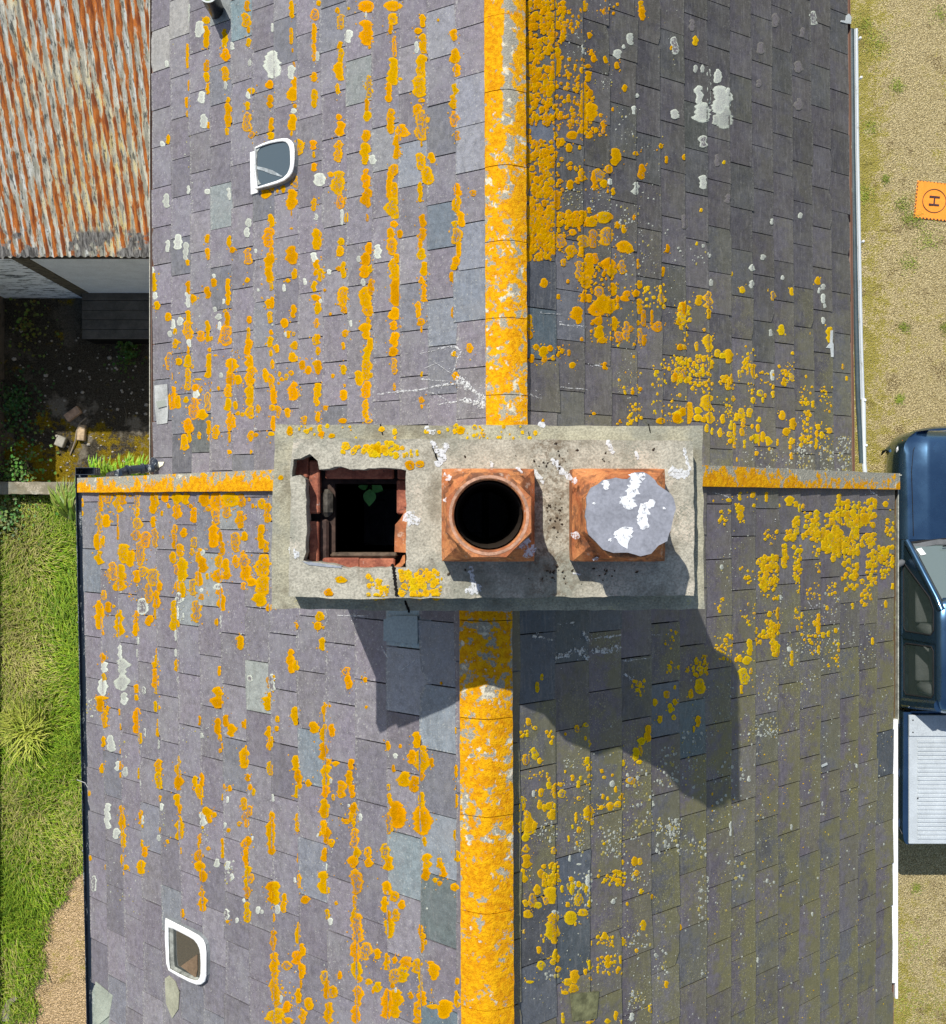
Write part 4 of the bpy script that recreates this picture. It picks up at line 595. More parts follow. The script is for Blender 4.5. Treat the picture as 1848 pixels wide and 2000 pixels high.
tag(build('grass', blades(a_lawn, 52000, .07, .20, .0085, GC, (.25, -.15), 3), BLADE), kind='stuff')
def a_tuft(r):
    cx, cy, s = r.choice(TUFT); a = r.gauss(0, s * .45); b = r.gauss(0, s * .45); return cx + a * 1.5, cy + b * 1.5, r.uniform(.4, .8)
TUFT = [(P(x, y, 0)[0], P(x, y, 0)[1], s) for x, y, s in ((1688, 48, .1), (1705, 92, .18), (1712, 80, .14), (1810, 468, .13), (1762, 398, .08), (1772, 425, .09), (1790, 428, .08), (1775, 515, .1), (1730, 350, .05), (1845, 640, .06), (1700, 250, .1), (1690, 380, .1), (1840, 28, .12), (1765, 640, .06), (1780, 1850, .2), (1800, 1930, .25), (1770, 1960, .25), (1830, 1960, .2), (1790, 1735, .06), (1757, 780, .05), (1752, 170, .08))]
tag(build('weeds', blades(a_tuft, 4200, .02, .05, .007, [(.26, .34, .04), (.34, .38, .07), (.20, .28, .03), (.30, .36, .05)], (0, 0), 9), BLADE), kind='stuff')
# clump of long pale leaves on the lawn
t = thing('grass_clump', 'pale yellow-green clump of long arching leaves on the lawn beside the dark gutter', 'plant', P(62, 1425, 0))
def a_cl(r): x, y, z = P(62 + r.gauss(0, 12), 1420 + r.gauss(0, 14), 0); return x, y, 1
build('leaves', blades(a_cl, 420, .25, .5, .014, [(.38, .42, .05), (.30, .38, .04), (.44, .45, .09)], (0, 0), 5), BLADE, t)
# ---------------------------------------------------------------- front house
hf = thing('slate_house', 'nearer house with the ridge running down the picture and the chimney on its gable', 'house', (0, -2, 0))
hr = thing('slate_house', 'lower house beyond the chimney, its slate roof butting against the taller gable', 'house', (.2, 3, 0))
build('wall', MB().box(-2.68, 2.90, -4.5, .18, 0, 6.12).add([(-2.68, .18, 6.12), (2.90, .18, 6.12), (.05, .18, 8.6), (-2.68, .06, 6.12), (2.90, .06, 6.12), (.05, .06, 8.6)], [(0, 1, 2), (5, 4, 3), (0, 2, 5, 3), (1, 4, 5, 2)]), RENDER, hf)
build('wall', MB().box(-2.36, 2.80, .19, 5.3, 0, 5.45), RENDER, hr)
for k, par in (('FL', hf), ('FR', hf), ('RL', hr), ('RR', hr)):
    underlay(k, par); s = slates(k, par); crust(LI, k, 'lichen', LICH, s); crust(DRP, k, 'bird_droppings', DROP, s, .0045)
ridge('FL', 'FR', -4.6, -.30, hf); ridge('RL', 'RR', .26, 5.4, hr, wear=1.0)
# verge copings
def coping(key, xa, ya0, ya1, xb, yb0, yb1, m, parent):
    S = SL[key]; mb = MB(); rows = []; n = 24; h = .045
    for i in range(n + 1):
        f = i / n; xx = xa + (xb - xa) * f; row = []
        for yy, hh in ((ya1 + (yb1 - ya1) * f, -.01), (ya1 + (yb1 - ya1) * f, h), (ya0 + (yb0 - ya0) * f, h), (ya0 + (yb0 - ya0) * f, -.08)):
            Y, tt = S.unproj(np.array([xx]), np.array([yy])); Y = Y - hh * .0; p = S.at(Y, tt, hh)[0]; row.append((p[0], p[1] + rnd.uniform(-.0015, .0015), p[2]))
        rows.append(row)
    cv = []
    for i in range(n + 1):
        q = i / n; v = (.01 + .05 * q if key == 'FL' else -.02 + .11 * max(0, (q - .25) / .75)); cv += [v + .07, v + .06, v - .06, v - .06]
    mb.rings(rows, cv=cv); return build('verge_coping', mb, m, parent)
coping('FL', 161, 934, 962, 560, 917, 959, VERGE, hf); coping('FR', 1748, 925, 956, 1340, 908, 950, VERGE, hf)
# gutters, fascias
S = SL['FL']; channel(lambda Y: (float(S.XE(Y)) - .035, S.ze - .055), -4.6, .27, .045, 'gutter', NAVY, hf)
ZINC = plain('zinc', (.35, .35, .33), .5, .5)
[build('gutter_bracket', MB().tube([(float(S.XE(Y)) - .035 + .049 * math.cos(a), Y + .012 * i, S.ze - .055 + .049 * math.sin(a)) for a in [math.pi + math.pi * q / 10 for q in range(11)]], .004, 6), ZINC, hf) for Y in (-.80, -2.46, -3.9) for i in (0,)]
mb = MB(); mb.tube([(float(S.XE(-1.95)) - .09, -1.93, S.ze - .0), (float(S.XE(-1.95)) - .03, -1.95, S.ze + .006), (float(S.XE(-1.95)) + .02, -2.03, S.ze + .012)], .003, 5)
build('loose_wire', mb, ZINC, hf)
x0, y0, z0 = P(148, 914, S.ze); mb = MB(); mb.poly([(x0, y0 - .045), (x0 + .13, y0 - .045), (x0 + .13, y0), (x0, y0)], z0 - .12, z0 - .115)
for a in ((x0, x0 + .13, y0, y0 + .004), (x0, x0 + .13, y0 - .049, y0 - .045), (x0 - .004, x0, y0 - .049, y0 + .004), (x0 + .13, x0 + .134, y0 - .049, y0 + .004)): mb.box(a[0], a[1], a[2], a[3], z0 - .12, z0)
build('gutter_hopper', mb, NAVY, hf)
mb = MB(); mb.tube([P(232, 925, 5.85), P(250, 918, 5.75), P(300, 914, 5.65)], .033, 12); mb.tube([P(248, 919, 5.77), P(252, 917.6, 5.76)], .041, 12); mb.tube([P(276, 915.5, 5.71), P(281, 915.4, 5.70)], .041, 12); mb.tube([P(300, 914, 5.65), P(302, 906, 5.62), P(302, 901, 5.58), P(302, 901, 5.4)], .036, 12); mb.tube([P(232, 925, 5.85), P(215, 930, 5.5), P(215, 930, .1)], .033, 12)
build('downpipe', mb, NAVY, hr, smooth=True)
S2 = SL['FR']
channel(lambda Y: (float(S2.XE(Y)) + .012, S2.ze - .05), -2.0 + .47, .23, .035, 'gutter', STAIN, hf)
channel(lambda Y: (float(S2.XE(Y)) + .012, S2.ze - .05), -4.6, -3.42, .035, 'gutter', BROWNG, hf)
mb = MB(); mb.box(float(S2.XE(0)) + .048, float(S2.XE(0)) + .055, -1.53, .262, S2.ze - .09, S2.ze - .02); mb.box(float(S2.XE(0)) - .02, float(S2.XE(0)) + .055, .262, .268, S2.ze - .09, S2.ze + .03); build('gutter_edge', mb, plain('pale_edge', (.36, .36, .30), amt=.3, scale=20), hf)
xe = float(S2.XE(-2.5)); mb = MB(); mb.bbox(xe - .012, xe + .040, -3.40, -1.50, S2.ze - .10, S2.ze - .004, .006); mb.bbox(xe + .042, xe + .062, -3.52, -1.50, S2.ze - .12, S2.ze - .02, .004); build('fascia_board', mb, WPVC, hf)
S3 = SL['RL']; channel(lambda Y: (float(S3.XE(Y)) - .017, S3.ze - .04), .30, 5.4, .020, 'gutter', BROWNG, hr)
mb = MB(); mb.box(float(S3.XE(2)) - .046, float(S3.XE(2)) - .040, .30, 5.4, S3.ze - .08, S3.ze - .03); build('gutter_edge', mb, plain('pale_edge_rear', (.40, .38, .31), amt=.3, scale=20), hr)
S4 = SL['RR']; channel(lambda Y: (float(S4.XE(Y)) + .022, S4.ze - .035), .27, 5.4, .026, 'gutter', BROWNG, hr)
PALEG = mat_gutter('pale_plastic_gutter', (.54, .58, .60), (.34, .36, .33), .56)
mb = MB(); pts = [P(1672.5, 56, 5.25), P(1675, 300, 5.25), P(1681, 620, 5.25), P(1685, 780, 5.25)]
def lerp_pipe(Y):
    for a, b in zip(pts, pts[1:]):
        if b[1] <= Y <= a[1]: q = (a[1] - Y) / (a[1] - b[1]); return a[0] + (b[0] - a[0]) * q, a[2]
    return (pts[0] if Y > pts[0][1] else pts[-1])[0], 5.25
channel(lambda Y: lerp_pipe(Y), pts[-1][1], pts[0][1], .015, 'white_gutter', PALEG, hr, half=False)
mb = MB(); mb.tube([P(1673, 56, 5.245), P(1675.5, 300, 5.245), P(1681.5, 620, 5.245), P(1686.5, 780, 5.245)], .011, 12); build('gutter_sleeve', mb, PALEG, hr, smooth=True)
mb = MB(); mb.tube([P(1686.5, 778, 5.24), P(1688, 905, 5.24), P(1690, 925, 5.24)], .018, 12); build('gutter_sleeve', mb, WGUT, hr, smooth=True)
build('gutter_channel', MB().tube([(q[0] - .034, q[1], q[2] - .01) for q in pts] + [P(1683, 905, 5.235)], .020, 10), plain('dark_channel', (.05, .075, .085), .5, .4), hr, smooth=True)
for x, y in ((1681, 152), (1685, 472), (1688.5, 782), (1691, 870), (1679, 75)): p = P(x, y, 5.25); build('gutter_clip', MB().bbox(p[0] - .008, p[0] + .012, p[1] - .010, p[1] + .010, p[2] - .02, p[2] + .02, .005), WPVC, hr)
# patches on the roofs
def patch(key, pts, h, m, parent, name, th=.003, label=None):
    S = SL[key]; Y, t = S.unproj(np.array([p[0] for p in pts]), np.array([p[1] for p in pts])); mb = MB(); n = len(pts)
    A = S.at(Y, t, 0) + .012 * S.n; dv = np.array([0, 0, CAMZ]) - A; top = A + dv * ((h + .002) / (dv @ S.n))[:, None]; bot = top - (th + .002) * S.n
    mb.add([tuple(p) for p in top] + [tuple(p) for p in bot], [tuple(range(n)), tuple(range(2 * n - 1, n - 1, -1))] + [(i, i + n, (i + 1) % n + n, (i + 1) % n) for i in range(n)])
    o = build(name, mb, m, parent)
    if label: o['label'] = label
    return o
patch('RL', [(303, 753), (315, 751), (328, 750), (329, 772), (330, 800), (328, 826), (318, 828), (308, 829), (304, 800)], .004, LEAD, hr, 'lead_patch', label='pale lead patch at the left eave')
o = patch('RL', [(306, 784), (324, 781), (326, 793), (310, 797)], .014, CHROME, hr, 'lead_clip', .006)
patch('RR', [(1621, 645), (1626, 645), (1625, 668), (1627, 672), (1627, 697), (1623, 697), (1621, 680), (1613, 679), (1620, 670), (1620, 662)], .004, TAPE, hr, 'tape_strip')
patch('RL', [(309, 902), (322, 902), (319, 909), (309, 915)], .004, plain('cream_shard', (.72, .70, .55)), hr, 'flashing_scrap')
patch('RR', [(1652, 30), (1657, 26), (1662, 32), (1661, 46), (1652, 45), (1641, 42), (1642, 39), (1651, 40)], .006, TAPE, hr, 'flashing_scrap')
patch('FR', [(1603, 1495), (1614, 1490), (1615, 1494), (1604, 1499)], .004, TAPE, hf, 'slate_tingle')
patch('FR', [(1112, 1942), (1168, 1937), (1163, 1990), (1117, 1996)], .004, plain('mossy_slate', (.17, .17, .085), amt=.4, scale=16), hf, 'loose_slate')
patch('FL', [(188, 1918), (222, 1945), (215, 1985), (192, 2004), (186, 1990)], .003, plain('pale_green_film', (.30, .33, .27), amt=.15), hf, 'pale_slate')
patch('FL', [(324, 1912), (332, 1906), (344, 1918), (352, 1940), (350, 1972), (338, 1990), (326, 1960)], .002, plain('pale_lime_film', (.30, .30, .22), amt=.2), hf, 'pale_slate')
patch('FL', [(752, 1210), (772, 1203), (818, 1203), (819, 1246), (818, 1258), (752, 1252)], .007, plain('blue_slate', (.24, .31, .345), .55, .3, amt=.08), hf, 'loose_slate')
# ---------------------------------------------------------------- skylights
def skylight(key, parent, outer, inner, sill, hh, frame_w, label, gl, side_h=.05):
    S = SL[key]
    def conv(pts, h):
        Y, t = S.unproj(np.array([p[0] for p in pts], float), np.array([p[1] for p in pts], float)); return [tuple(v) for v in (S.at(Y, t, 0) + h * S.n)]
    # the outlines were measured on the raised rim; shift them back down to its base
    def rise(pts, h):
        Y, t = S.unproj(np.array([p[0] for p in pts], float), np.array([p[1] for p in pts], float)); A = S.at(Y, t, 0); cam0 = np.array([0, 0, CAMZ]); d = cam0 - A; k = h / (d @ S.n); return A + d * k[:, None]
    n = len(outer); mb = MB(); ot = rise(outer, hh); it = rise(inner, hh); ob = ot - (hh - .005) * S.n; ib = it - (hh * .25) * S.n if gl else it - (hh - .018) * S.n; it2 = it + (ot - it) * 0
    ed = ot + .006 * S.n * 0
    build('kerb', MB().rings([(ot - (hh + .004) * S.n).tolist(), (ot + (it - ot) * .06 - .010 * S.n).tolist()], cap=False), plain('kerb_grey', (.22, .24, .25), .5, .4), parent)  # grey seal sides, the shadow at their foot put into the colour
    rr = [(ot - .010 * S.n).tolist(), (ot + (it - ot) * .02 - .003 * S.n).tolist(), (ot + (it - ot) * .18).tolist(), (it + (ot - it) * .18).tolist(), (it - .006 * S.n).tolist()]
    mb.rings(rr, cap=False); fr = build('skylight', mb, WPVC, parent, smooth=True, angle=60); fr['label'] = label
    pn = MB().add(ib.tolist(), [tuple(range(n))]); 
    if gl:
        build('pane', pn, gl, fr); build('reveal', MB().rings([(it - .006 * S.n).tolist(), ib.tolist()], cap=False), plain('grey_reveal', (.10, .11, .115)), fr)
    else:
        # clear pane over a lined light well
        cen = ib.mean(0); dn = ib + (cen - ib) * .06; lin = MB().rings([(it - .006 * S.n).tolist(), (ib * .5 + it * .5).tolist(), dn.tolist()], cap=False); build('reveal', lin, plain('dirty_reveal', (.26, .27, .24), amt=.5, scale=14), fr)
        build('pane', MB().add(dn.tolist(), [tuple(range(n))]), glass('dusky_pane', (.035, .04, .038), .1), fr)
        c = [dn[i] for i in range(n)]; cc = dn.mean(0)
    if sill is not None:
        a = rise(sill, .026); b = a - .03 * S.n; m = len(sill); build('sill', MB().rings([b.tolist(), a.tolist()]), WPVC, fr)
    return fr
def TW(ox, oy, s, pts): return [((ox + x / s) / 1.3528, (oy + y / s) / 1.3528) for x, y in pts]
oA = TW(640, 340, 10.525, [(340, 490), (560, 380), (760, 310), (960, 262), (1120, 240), (1240, 245), (1330, 300), (1400, 400), (1425, 560), (1425, 800), (1410, 1000), (1370, 1180), (1290, 1310), (1150, 1420), (960, 1500), (700, 1575), (340, 1665), (338, 1100)])
iA = TW(640, 340, 10.525, [(350, 535), (560, 450), (760, 385), (960, 345), (1100, 328), (1180, 345), (1240, 400), (1280, 480), (1300, 600), (1310, 800), (1310, 960), (1290, 1080), (1230, 1220), (1120, 1340), (950, 1420), (700, 1500), (400, 1595), (350, 1100)])
sA = TW(640, 340, 10.525, [(205, 640), (340, 600), (335, 1660), (410, 1680), (410, 1755), (230, 1812)])
f1 = skylight('RL', hr, oA, iA, sA, .06, .02, 'white-framed skylight with a blue-grey pane', GLASSW)
# folded stay and sealant seen through the pane of the first skylight
patch('RL', TW(640, 340, 10.525, [(440, 1040), (600, 1070), (860, 1150), (1150, 1320), (1100, 1330), (830, 1255), (600, 1160), (430, 1120)]), .036, plain('stay_metal', (.30, .33, .34), .4, .5, amt=.3, scale=30), f1, 'stay')
patch('RL', TW(640, 340, 10.525, [(370, 530), (450, 520), (540, 500), (440, 640), (420, 900), (430, 1150), (450, 1400), (540, 1530), (370, 1590), (360, 1000)]), .0355, plain('old_sealant', (.34, .36, .34), .6, .3, amt=.35, scale=40), f1, 'sealant')
oB = TW(410, 2400, 9.094, [(215, 262), (420, 370), (640, 480), (850, 590), (1010, 680), (1110, 780), (1165, 900), (1190, 1100), (1190, 1400), (1190, 1650), (1160, 1790), (1080, 1860), (980, 1870), (800, 1800), (560, 1680), (300, 1520), (240, 1350), (205, 700)])
iB = TW(410, 2400, 9.094, [(285, 480), (420, 530), (600, 620), (780, 715), (900, 790), (980, 890), (1030, 1010), (1050, 1150), (1060, 1350), (1055, 1600), (1035, 1700), (990, 1760), (930, 1765), (780, 1715), (560, 1610), (320, 1480), (300, 1300), (285, 800)])
f2 = skylight('FL', hf, oB, iB, None, .052, .02, 'white-framed skylight with a dirty clear pane', None)
patch('FL', TW(410, 2400, 9.094, [(640, 1400), (1040, 1110), (1040, 1500), (1000, 1680)]), .007, plain('attic_board', (.17, .115, .07)), f2, 'attic_board')
# ---------------------------------------------------------------- vent pipe
p = P(413, -4, 0); Sv = SL['RL']; Yv, tv = Sv.unproj(np.array([424.]), np.array([22.])); bp = Sv.at(Yv, tv, 0)[0]; mb = MB(); top = bp[2] + .27
ring = lambda r, z: [(bp[0] + r * math.cos(a), bp[1] + r * math.sin(a), z) for a in [6.283 * k / 24 for k in range(24)]]
mb.rings([ring(.058, bp[2] - .1), ring(.058, bp[2] + .10), ring(.062, bp[2] + .11), ring(.062, top - .01)], cap=False); vp = build('vent_pipe', mb, BLACK, hr, smooth=True)
mb = MB(); mb.rings([ring(.062, top - .012), ring(.066, top), ring(.054, top + .002), ring(.052, top - .03)], cap=False); build('pipe_rim', mb, plain('pale_rim', (.62, .66, .62)), vp, smooth=True)
build('pipe_inside', MB().rings([ring(.053, top - .02), ring(.05, top - .10)]), plain('green_inside', (.16, .22, .06)), vp)
# ---------------------------------------------------------------- chimney
ZL, ZU = CAMZ - 4.19, CAMZ - 4.07
def pp(x, y, z): q = P(x, y, z); return (q[0], q[1])
def wob(pts, step=.05, amp=.004, seed=1):
    r = random.Random(seed); o = []
    for i, a in enumerate(pts):
        b = pts[(i + 1) % len(pts)]; n = max(1, int(math.hypot(b[0] - a[0], b[1] - a[1]) / step))
        for k in range(n): f = k / n; o.append((a[0] + (b[0] - a[0]) * f + r.uniform(-amp, amp), a[1] + (b[1] - a[1]) * f + r.uniform(-amp, amp)))
    return o
h1 = [pp((750 + x / 4.995) / 1.3528, (1180 + y / 4.995) / 1.3528, ZU) for x, y in [(125, 170), (210, 165), (350, 95), (440, 190), (460, 295), (600, 292), (680, 260), (760, 268), (870, 295), (950, 290), (1050, 298), (1200, 282), (1400, 285), (1610, 310), (1615, 700), (1620, 1100), (1612, 1610), (1400, 1600), (1200, 1608), (1000, 1605), (780, 1600), (700, 1560), (250, 1510), (290, 1400), (300, 1000), (285, 430), (220, 378), (170, 385), (110, 400)]]
h1 = wob(h1, .02, .0025, 5)
circ = lambda cx, cy, r, n=24: [(cx + r * math.cos(6.283 * k / n), cy + r * math.sin(6.283 * k / n)) for k in range(n)]
PC1 = (.059, -.012); PC2 = (.570, -.012)
ch = None
ho1 = circ(*PC1, .115); ho2 = circ(*PC2, .115)
lo = wob([pp(538, 829, ZL), pp(531, 1000, ZL), pp(531, 1188, ZL), pp(800, 1194, ZL), pp(1377, 1190, ZL), pp(1374, 1000, ZL), pp(1372, 832, ZL)], .05, .003, 2)
hL = [pp(598, 905, ZL), pp(800, 905, ZL), pp(800, 1112, ZL), pp(590, 1112, ZL)]
sh = [pp(655, 945, ZL), pp(778, 945, ZL), pp(778, 1080, ZL), pp(655, 1080, ZL)]
mb = MB(); mb.poly([(-.75, -.35), (.88, -.35), (.88, .30), (-.75, .30)], 6.9, ZL - .085, holes=[[(q[0], q[1]) for q in sh], ho1, ho2]); ch = build('chimney_stack', mb, RENDER, hf)
hL = [pp(572, 888, ZL), pp(798, 888, ZL), pp(798, 1112, ZL), pp(592, 1112, ZL)]
mb = MB(); mb.poly(lo, ZL - .085, ZL, holes=[hL, ho1, ho2]); build('chimney_ledge', mb, CONC2, ch)
up = wob([pp(575, 857, ZU), pp(568, 900, ZU), pp(566, 1050, ZU), pp(563, 1166, ZU), pp(700, 1170, ZU), pp(960, 1168, ZU), pp(1356, 1163, ZU), pp(1356, 1000, ZU), pp(1354, 860, ZU), pp(1000, 858, ZU)], .04, .003, 3)
mb = MB(); mb.poly(up, ZL + .001, ZU, holes=[h1, ho1, ho2]); top_slab = build('chimney_cap', mb, CONC, ch)
# flue walls
def shaft(loop, z0, z1, m): return build('flue', MB().rings([[(x, y, z0) for x, y in loop], [(x, y, z1) for x, y in loop]], cap=False).add([(x, y, z0) for x, y in loop], [tuple(range(len(loop)))]), m, ch)
shaft([(x, y) for x, y in sh], ZL - 1.4, ZL + .0005, SOOT_BLACK); shaft(circ(*PC1, .114), ZL - 1.4, ZU - .002, SOOT_BLACK); shaft(circ(*PC2, .114), ZL - 1.4, ZU - .002, SOOT_BLACK)
# bricks lining the open flue
ZB = ZL + .03
build('brick_course', MB().poly([pp(566, 880, ZL), pp(802, 880, ZL), pp(802, 1120, ZL), pp(586, 1120, ZL)], ZL - .084, ZL - .045, holes=[sh]), plain('sooty_course', (.05, .028, .02), amt=.6, scale=25), ch)
def zq(x, y, z): return pp((750 + x / 4.995) / 1.3528, (1180 + y / 4.995) / 1.3528, z)
def brick(x0, y0, x1, y1, z, th=.06, m=BRICK, name='brick', j=.004):
    a = zq(x0, y1, z); b = zq(x1, y0, z); r = rnd.uniform
    return build(name, MB().bbox(a[0], b[0], a[1], b[1], z - th, z, .006), m, ch, smooth=False)
brick(325, 180, 470, 885, ZB); brick(325, 985, 455, 1530, ZB + .004); brick(110, 120, 320, 420, ZB + .01); brick(545, 240, 1450, 425, ZB - .02); brick(1500, 240, 1640, 430, ZB - .015); brick(1490, 440, 1640, 890, ZB - .03)
brick(510, 1470, 1000, 1625, ZB + .005); brick(985, 1478, 1465, 1625, ZB)
build('mortar', MB().bbox(*[v for v in (zq(470, 900, ZB - .03)[0], zq(640, 900, ZB - .03)[0], zq(600, 930, ZB - .03)[1], zq(600, 560, ZB - .03)[1])], ZB - .1, ZB - .03, .02), plain('old_mortar', (.07, .062, .05), amt=.6, scale=30), ch)
build('mortar', MB().bbox(zq(455, 0, ZB - .04)[0], zq(590, 0, ZB - .04)[0], zq(0, 1560, ZB)[1], zq(0, 960, ZB)[1], ZB - .1, ZB - .04, .01), plain('sooty_brick', (.055, .032, .025), amt=.5, scale=30), ch)
build('mortar', MB().bbox(zq(600, 0, ZB)[0], zq(1500, 0, ZB)[0], zq(0, 1475, ZB)[1], zq(0, 1400, ZB)[1], ZB - .08, ZB - .02, .01), plain('sooty_mortar', (.085, .06, .04), amt=.5, scale=30), ch)
fr = [zq(x, y, ZB + .03) for x, y in [(1620, 820), (1590, 860), (1540, 950), (1470, 1030), (1462, 1200), (1460, 1390), (1620, 1400), (1640, 1100)]]
build('broken_pot', MB().poly(fr, ZB - .05, ZB + .03), TERRA, ch)
fr = [zq(x, y, ZB + .035) for x, y in [(1600, 1430), (1600, 1530), (1560, 1580), (1480, 1610), (1440, 1600), (1530, 1530), (1570, 1440)]]
build('broken_pot', MB().poly(fr, ZB - .02, ZB + .035), TERRA, ch)
fr = [zq(x, y, ZU - .004) for x, y in [(245, 1512), (500, 1540), (760, 1580), (770, 1602), (600, 1590), (330, 1560)]]
build('slate_packing', MB().poly(fr, ZU - .05, ZU + .003), plain('grey_packing', (.26, .28, .31)), ch)
zt = lambda x, y: np.where((x > 572) & (x < 1356) & (y > 859) & (y < 1167), ZU, ZL)
zc = np.vectorize(lambda x, y: float(ZU) if (573 < x < 1355 and 859 < y < 1166) else float(ZL))
crust(LI, 'SLAB', 'lichen', LICH, ch, zfun=zc); crust(DRP, 'SLAB', 'bird_droppings', DROP, ch, zfun=zc); crust(CRK, 'SLAB', 'crack', CRM, ch, .001, zfun=zc)
def pot(c, label):
    base = .182; H = .36; mb = MB(); n = 48
    def sq(h, z, rr=.012):
        o = []
        for k in range(n):
            a = 6.283185 * k / n; cx, cy = math.cos(a), math.sin(a); m = h / max(abs(cx), abs(cy)); r = min(m, h * 1.40); o.append((c[0] + cx * r, c[1] + cy * r, z))
        return o
    def octo(r, z, t=0.0):
        o = []
        for k in range(n):
            a = 6.283185 * k / n; q = (a + math.pi / 8) % (math.pi / 4) - math.pi / 8; ro = r / math.cos(q) * math.cos(math.pi / 8) * 1.04; ro = ro * (1 - t) + r * t; o.append((c[0] + math.cos(a) * ro, c[1] + math.sin(a) * ro, z))
        return o
    z = ZU
    prof = [sq(base, z - .005), sq(base, z + .12), sq(base - .005, z + .126), octo(.163, z + .20), octo(.156, z + .24), octo(.152, z + .30), octo(.160, z + .315), octo(.164, z + H - .006), octo(.160, z + H), octo(.135, z + H, 1), octo(.130, z + H - .006, 1), octo(.125, z + .2, 1), octo(.118, z - .02, 1)]
    mb.rings(prof, cap=False); o = build('chimney_pot', mb, TERRA, ch, smooth=True, angle=28); o['label'] = label; return o
p1 = pot(PC1, 'open terracotta chimney pot'); p2 = pot(PC2, 'terracotta chimney pot hidden under a slate')
build('pot_rim', MB().rings([circ3 for circ3 in [[(PC1[0] + r * math.cos(a), PC1[1] + r * math.sin(a), z) for a in [6.283 * k / 32 for k in range(32)]] for r, z in ((.137, ZU + .3605), (.148, ZU + .3608), (.148, ZU + .3615), (.137, ZU + .3615))]], cap=False), plain('worn_rim', (.40, .22, .14), amt=.35, scale=20), p1)
build('flue_lining', MB().rings([[(PC1[0] + r * math.cos(a), PC1[1] + r * math.sin(a), z) for a in [6.283 * k / 24 for k in range(24)]] for r, z in ((.1235, ZU + .33), (.110, ZU - .1), (.110, ZU - 1.0))], cap=False), plain('sooty_lining', (.03, .022, .016), .9, .1), p1)
# slate lying on the second pot
outl = [(1310, 365), (1330, 320), (1375, 290), (1430, 282), (1480, 285), (1505, 262), (1540, 254), (1590, 290), (1600, 310), (1650, 345), (1672, 385), (1668, 430), (1650, 490), (1640, 540), (1600, 560), (1570, 590), (1530, 598), (1480, 588), (1420, 585), (1380, 572), (1345, 540), (1315, 510), (1305, 440)]
ZC = ZU + .386; op = wob([pp((700 + x / 1.54) / 1.3528, (1080 + y / 1.54) / 1.3528, ZC) for x, y in outl], .02, .003, 8)
cx_, cy_ = sum(q[0] for q in op) / len(op), sum(q[1] for q in op) / len(op)
mb = MB(); mb.poly(op, ZC - .020, ZC)
sc = build('slate_disc', mb, plain('grey_slate_disc', (.235, .24, .27), .6, .35, amt=.15, scale=14), None, loc=(cx_, cy_, ZC)); tag(sc, 'round grey slate splashed white, lying as a lid on the right-hand chimney pot', 'slate')
CAPD = Blobs()
for x0, y0, x1, y1, wd in ((138.5, 29, 139, 33, 2), (151, 26, 150, 33, 2.2), (150, 31, 148, 41, 3.2), (156, 38, 152, 46, 2.4), (155, 44, 153, 49, 2), (143, 52, 148, 51, 3.6), (146, 48, 147, 54, 3.2), (158, 37, 157, 40, 1.4), (162, 40, 163, 41, .5), (140, 53, 141, 54, .6), (134, 38, 134, 39, .6), (152, 27, 155, 28, 1.2)):
    a = tile_xy('Z', x0, y0); b = tile_xy('Z', x1, y1); CAPD.raw('CAP', a[0], a[1], b[0], b[1], wd * 4.8, (.80, .81, .82), .15, 1.6)
o = crust(CAPD, 'CAP', 'bird_droppings', DROP, sc, .002, zfun=np.vectorize(lambda x, y: float(ZC)))
POTD = Blobs()
for x0, y0, x1, y1, wd in ((73, 26, 75.5, 29, 1), (72.5, 37.5, 75, 37, .7), (102, 24, 105, 26, .7), (104, 54, 109, 60, 2.6), (106, 49, 107, 54, 1.3), (123, 27, 127, 30, 1.4), (127, 50, 126, 53, 1.6), (126, 32, 127, 35, .0), (133, 61, 136, 61, .5)):
    if wd: a = tile_xy('Z', x0, y0); b = tile_xy('Z', x1, y1); POTD.raw('POT', a[0], a[1], b[0], b[1], wd * 4.8, (.72, .72, .74), .5, 1.8)
crust(POTD, 'POT', 'bird_droppings', DROP, ch, .002, zfun=np.vectorize(lambda x, y: float(ZU + .195) if y < 1090 else float(ZU + .14)))
# debris of twigs and dark clods on the cap
mb = MB()
for _ in range(110):
    x = rnd.choice([rnd.gauss(1085, 14), rnd.gauss(1090, 12), rnd.uniform(840, 1320), rnd.gauss(1180, 10)]); y = rnd.choice([rnd.gauss(870 + 30, 12), rnd.gauss(1020, 14), rnd.gauss(990, 10), rnd.gauss(1120, 10)])
    if 855 < x < 1052 and 905 < y < 1110: continue
    if x > 1100 and 905 < y < 1110: continue
    q = pp(x, y, ZU); s = rnd.uniform(.0015, .006); aa = rnd.uniform(0, 3.14); mb.tube([(q[0] - s * math.cos(aa), q[1] - s * math.sin(aa), ZU + .001), (q[0], q[1], ZU + .004), (q[0] + s * 1.4 * math.cos(aa), q[1] + s * 1.4 * math.sin(aa + .5), ZU + .001)], [s * .3, s * .8, s * .2], 6)
build('debris', mb, plain('dark_clod', (.05, .035, .022), amt=.5, scale=60), ch)['kind'] = 'stuff'
sd_ = thing('seedling', 'green seedling with broad leaves growing inside the open brick flue', 'plant', zq(1130, 500, 8.9) + (8.9,))
mb = MB()
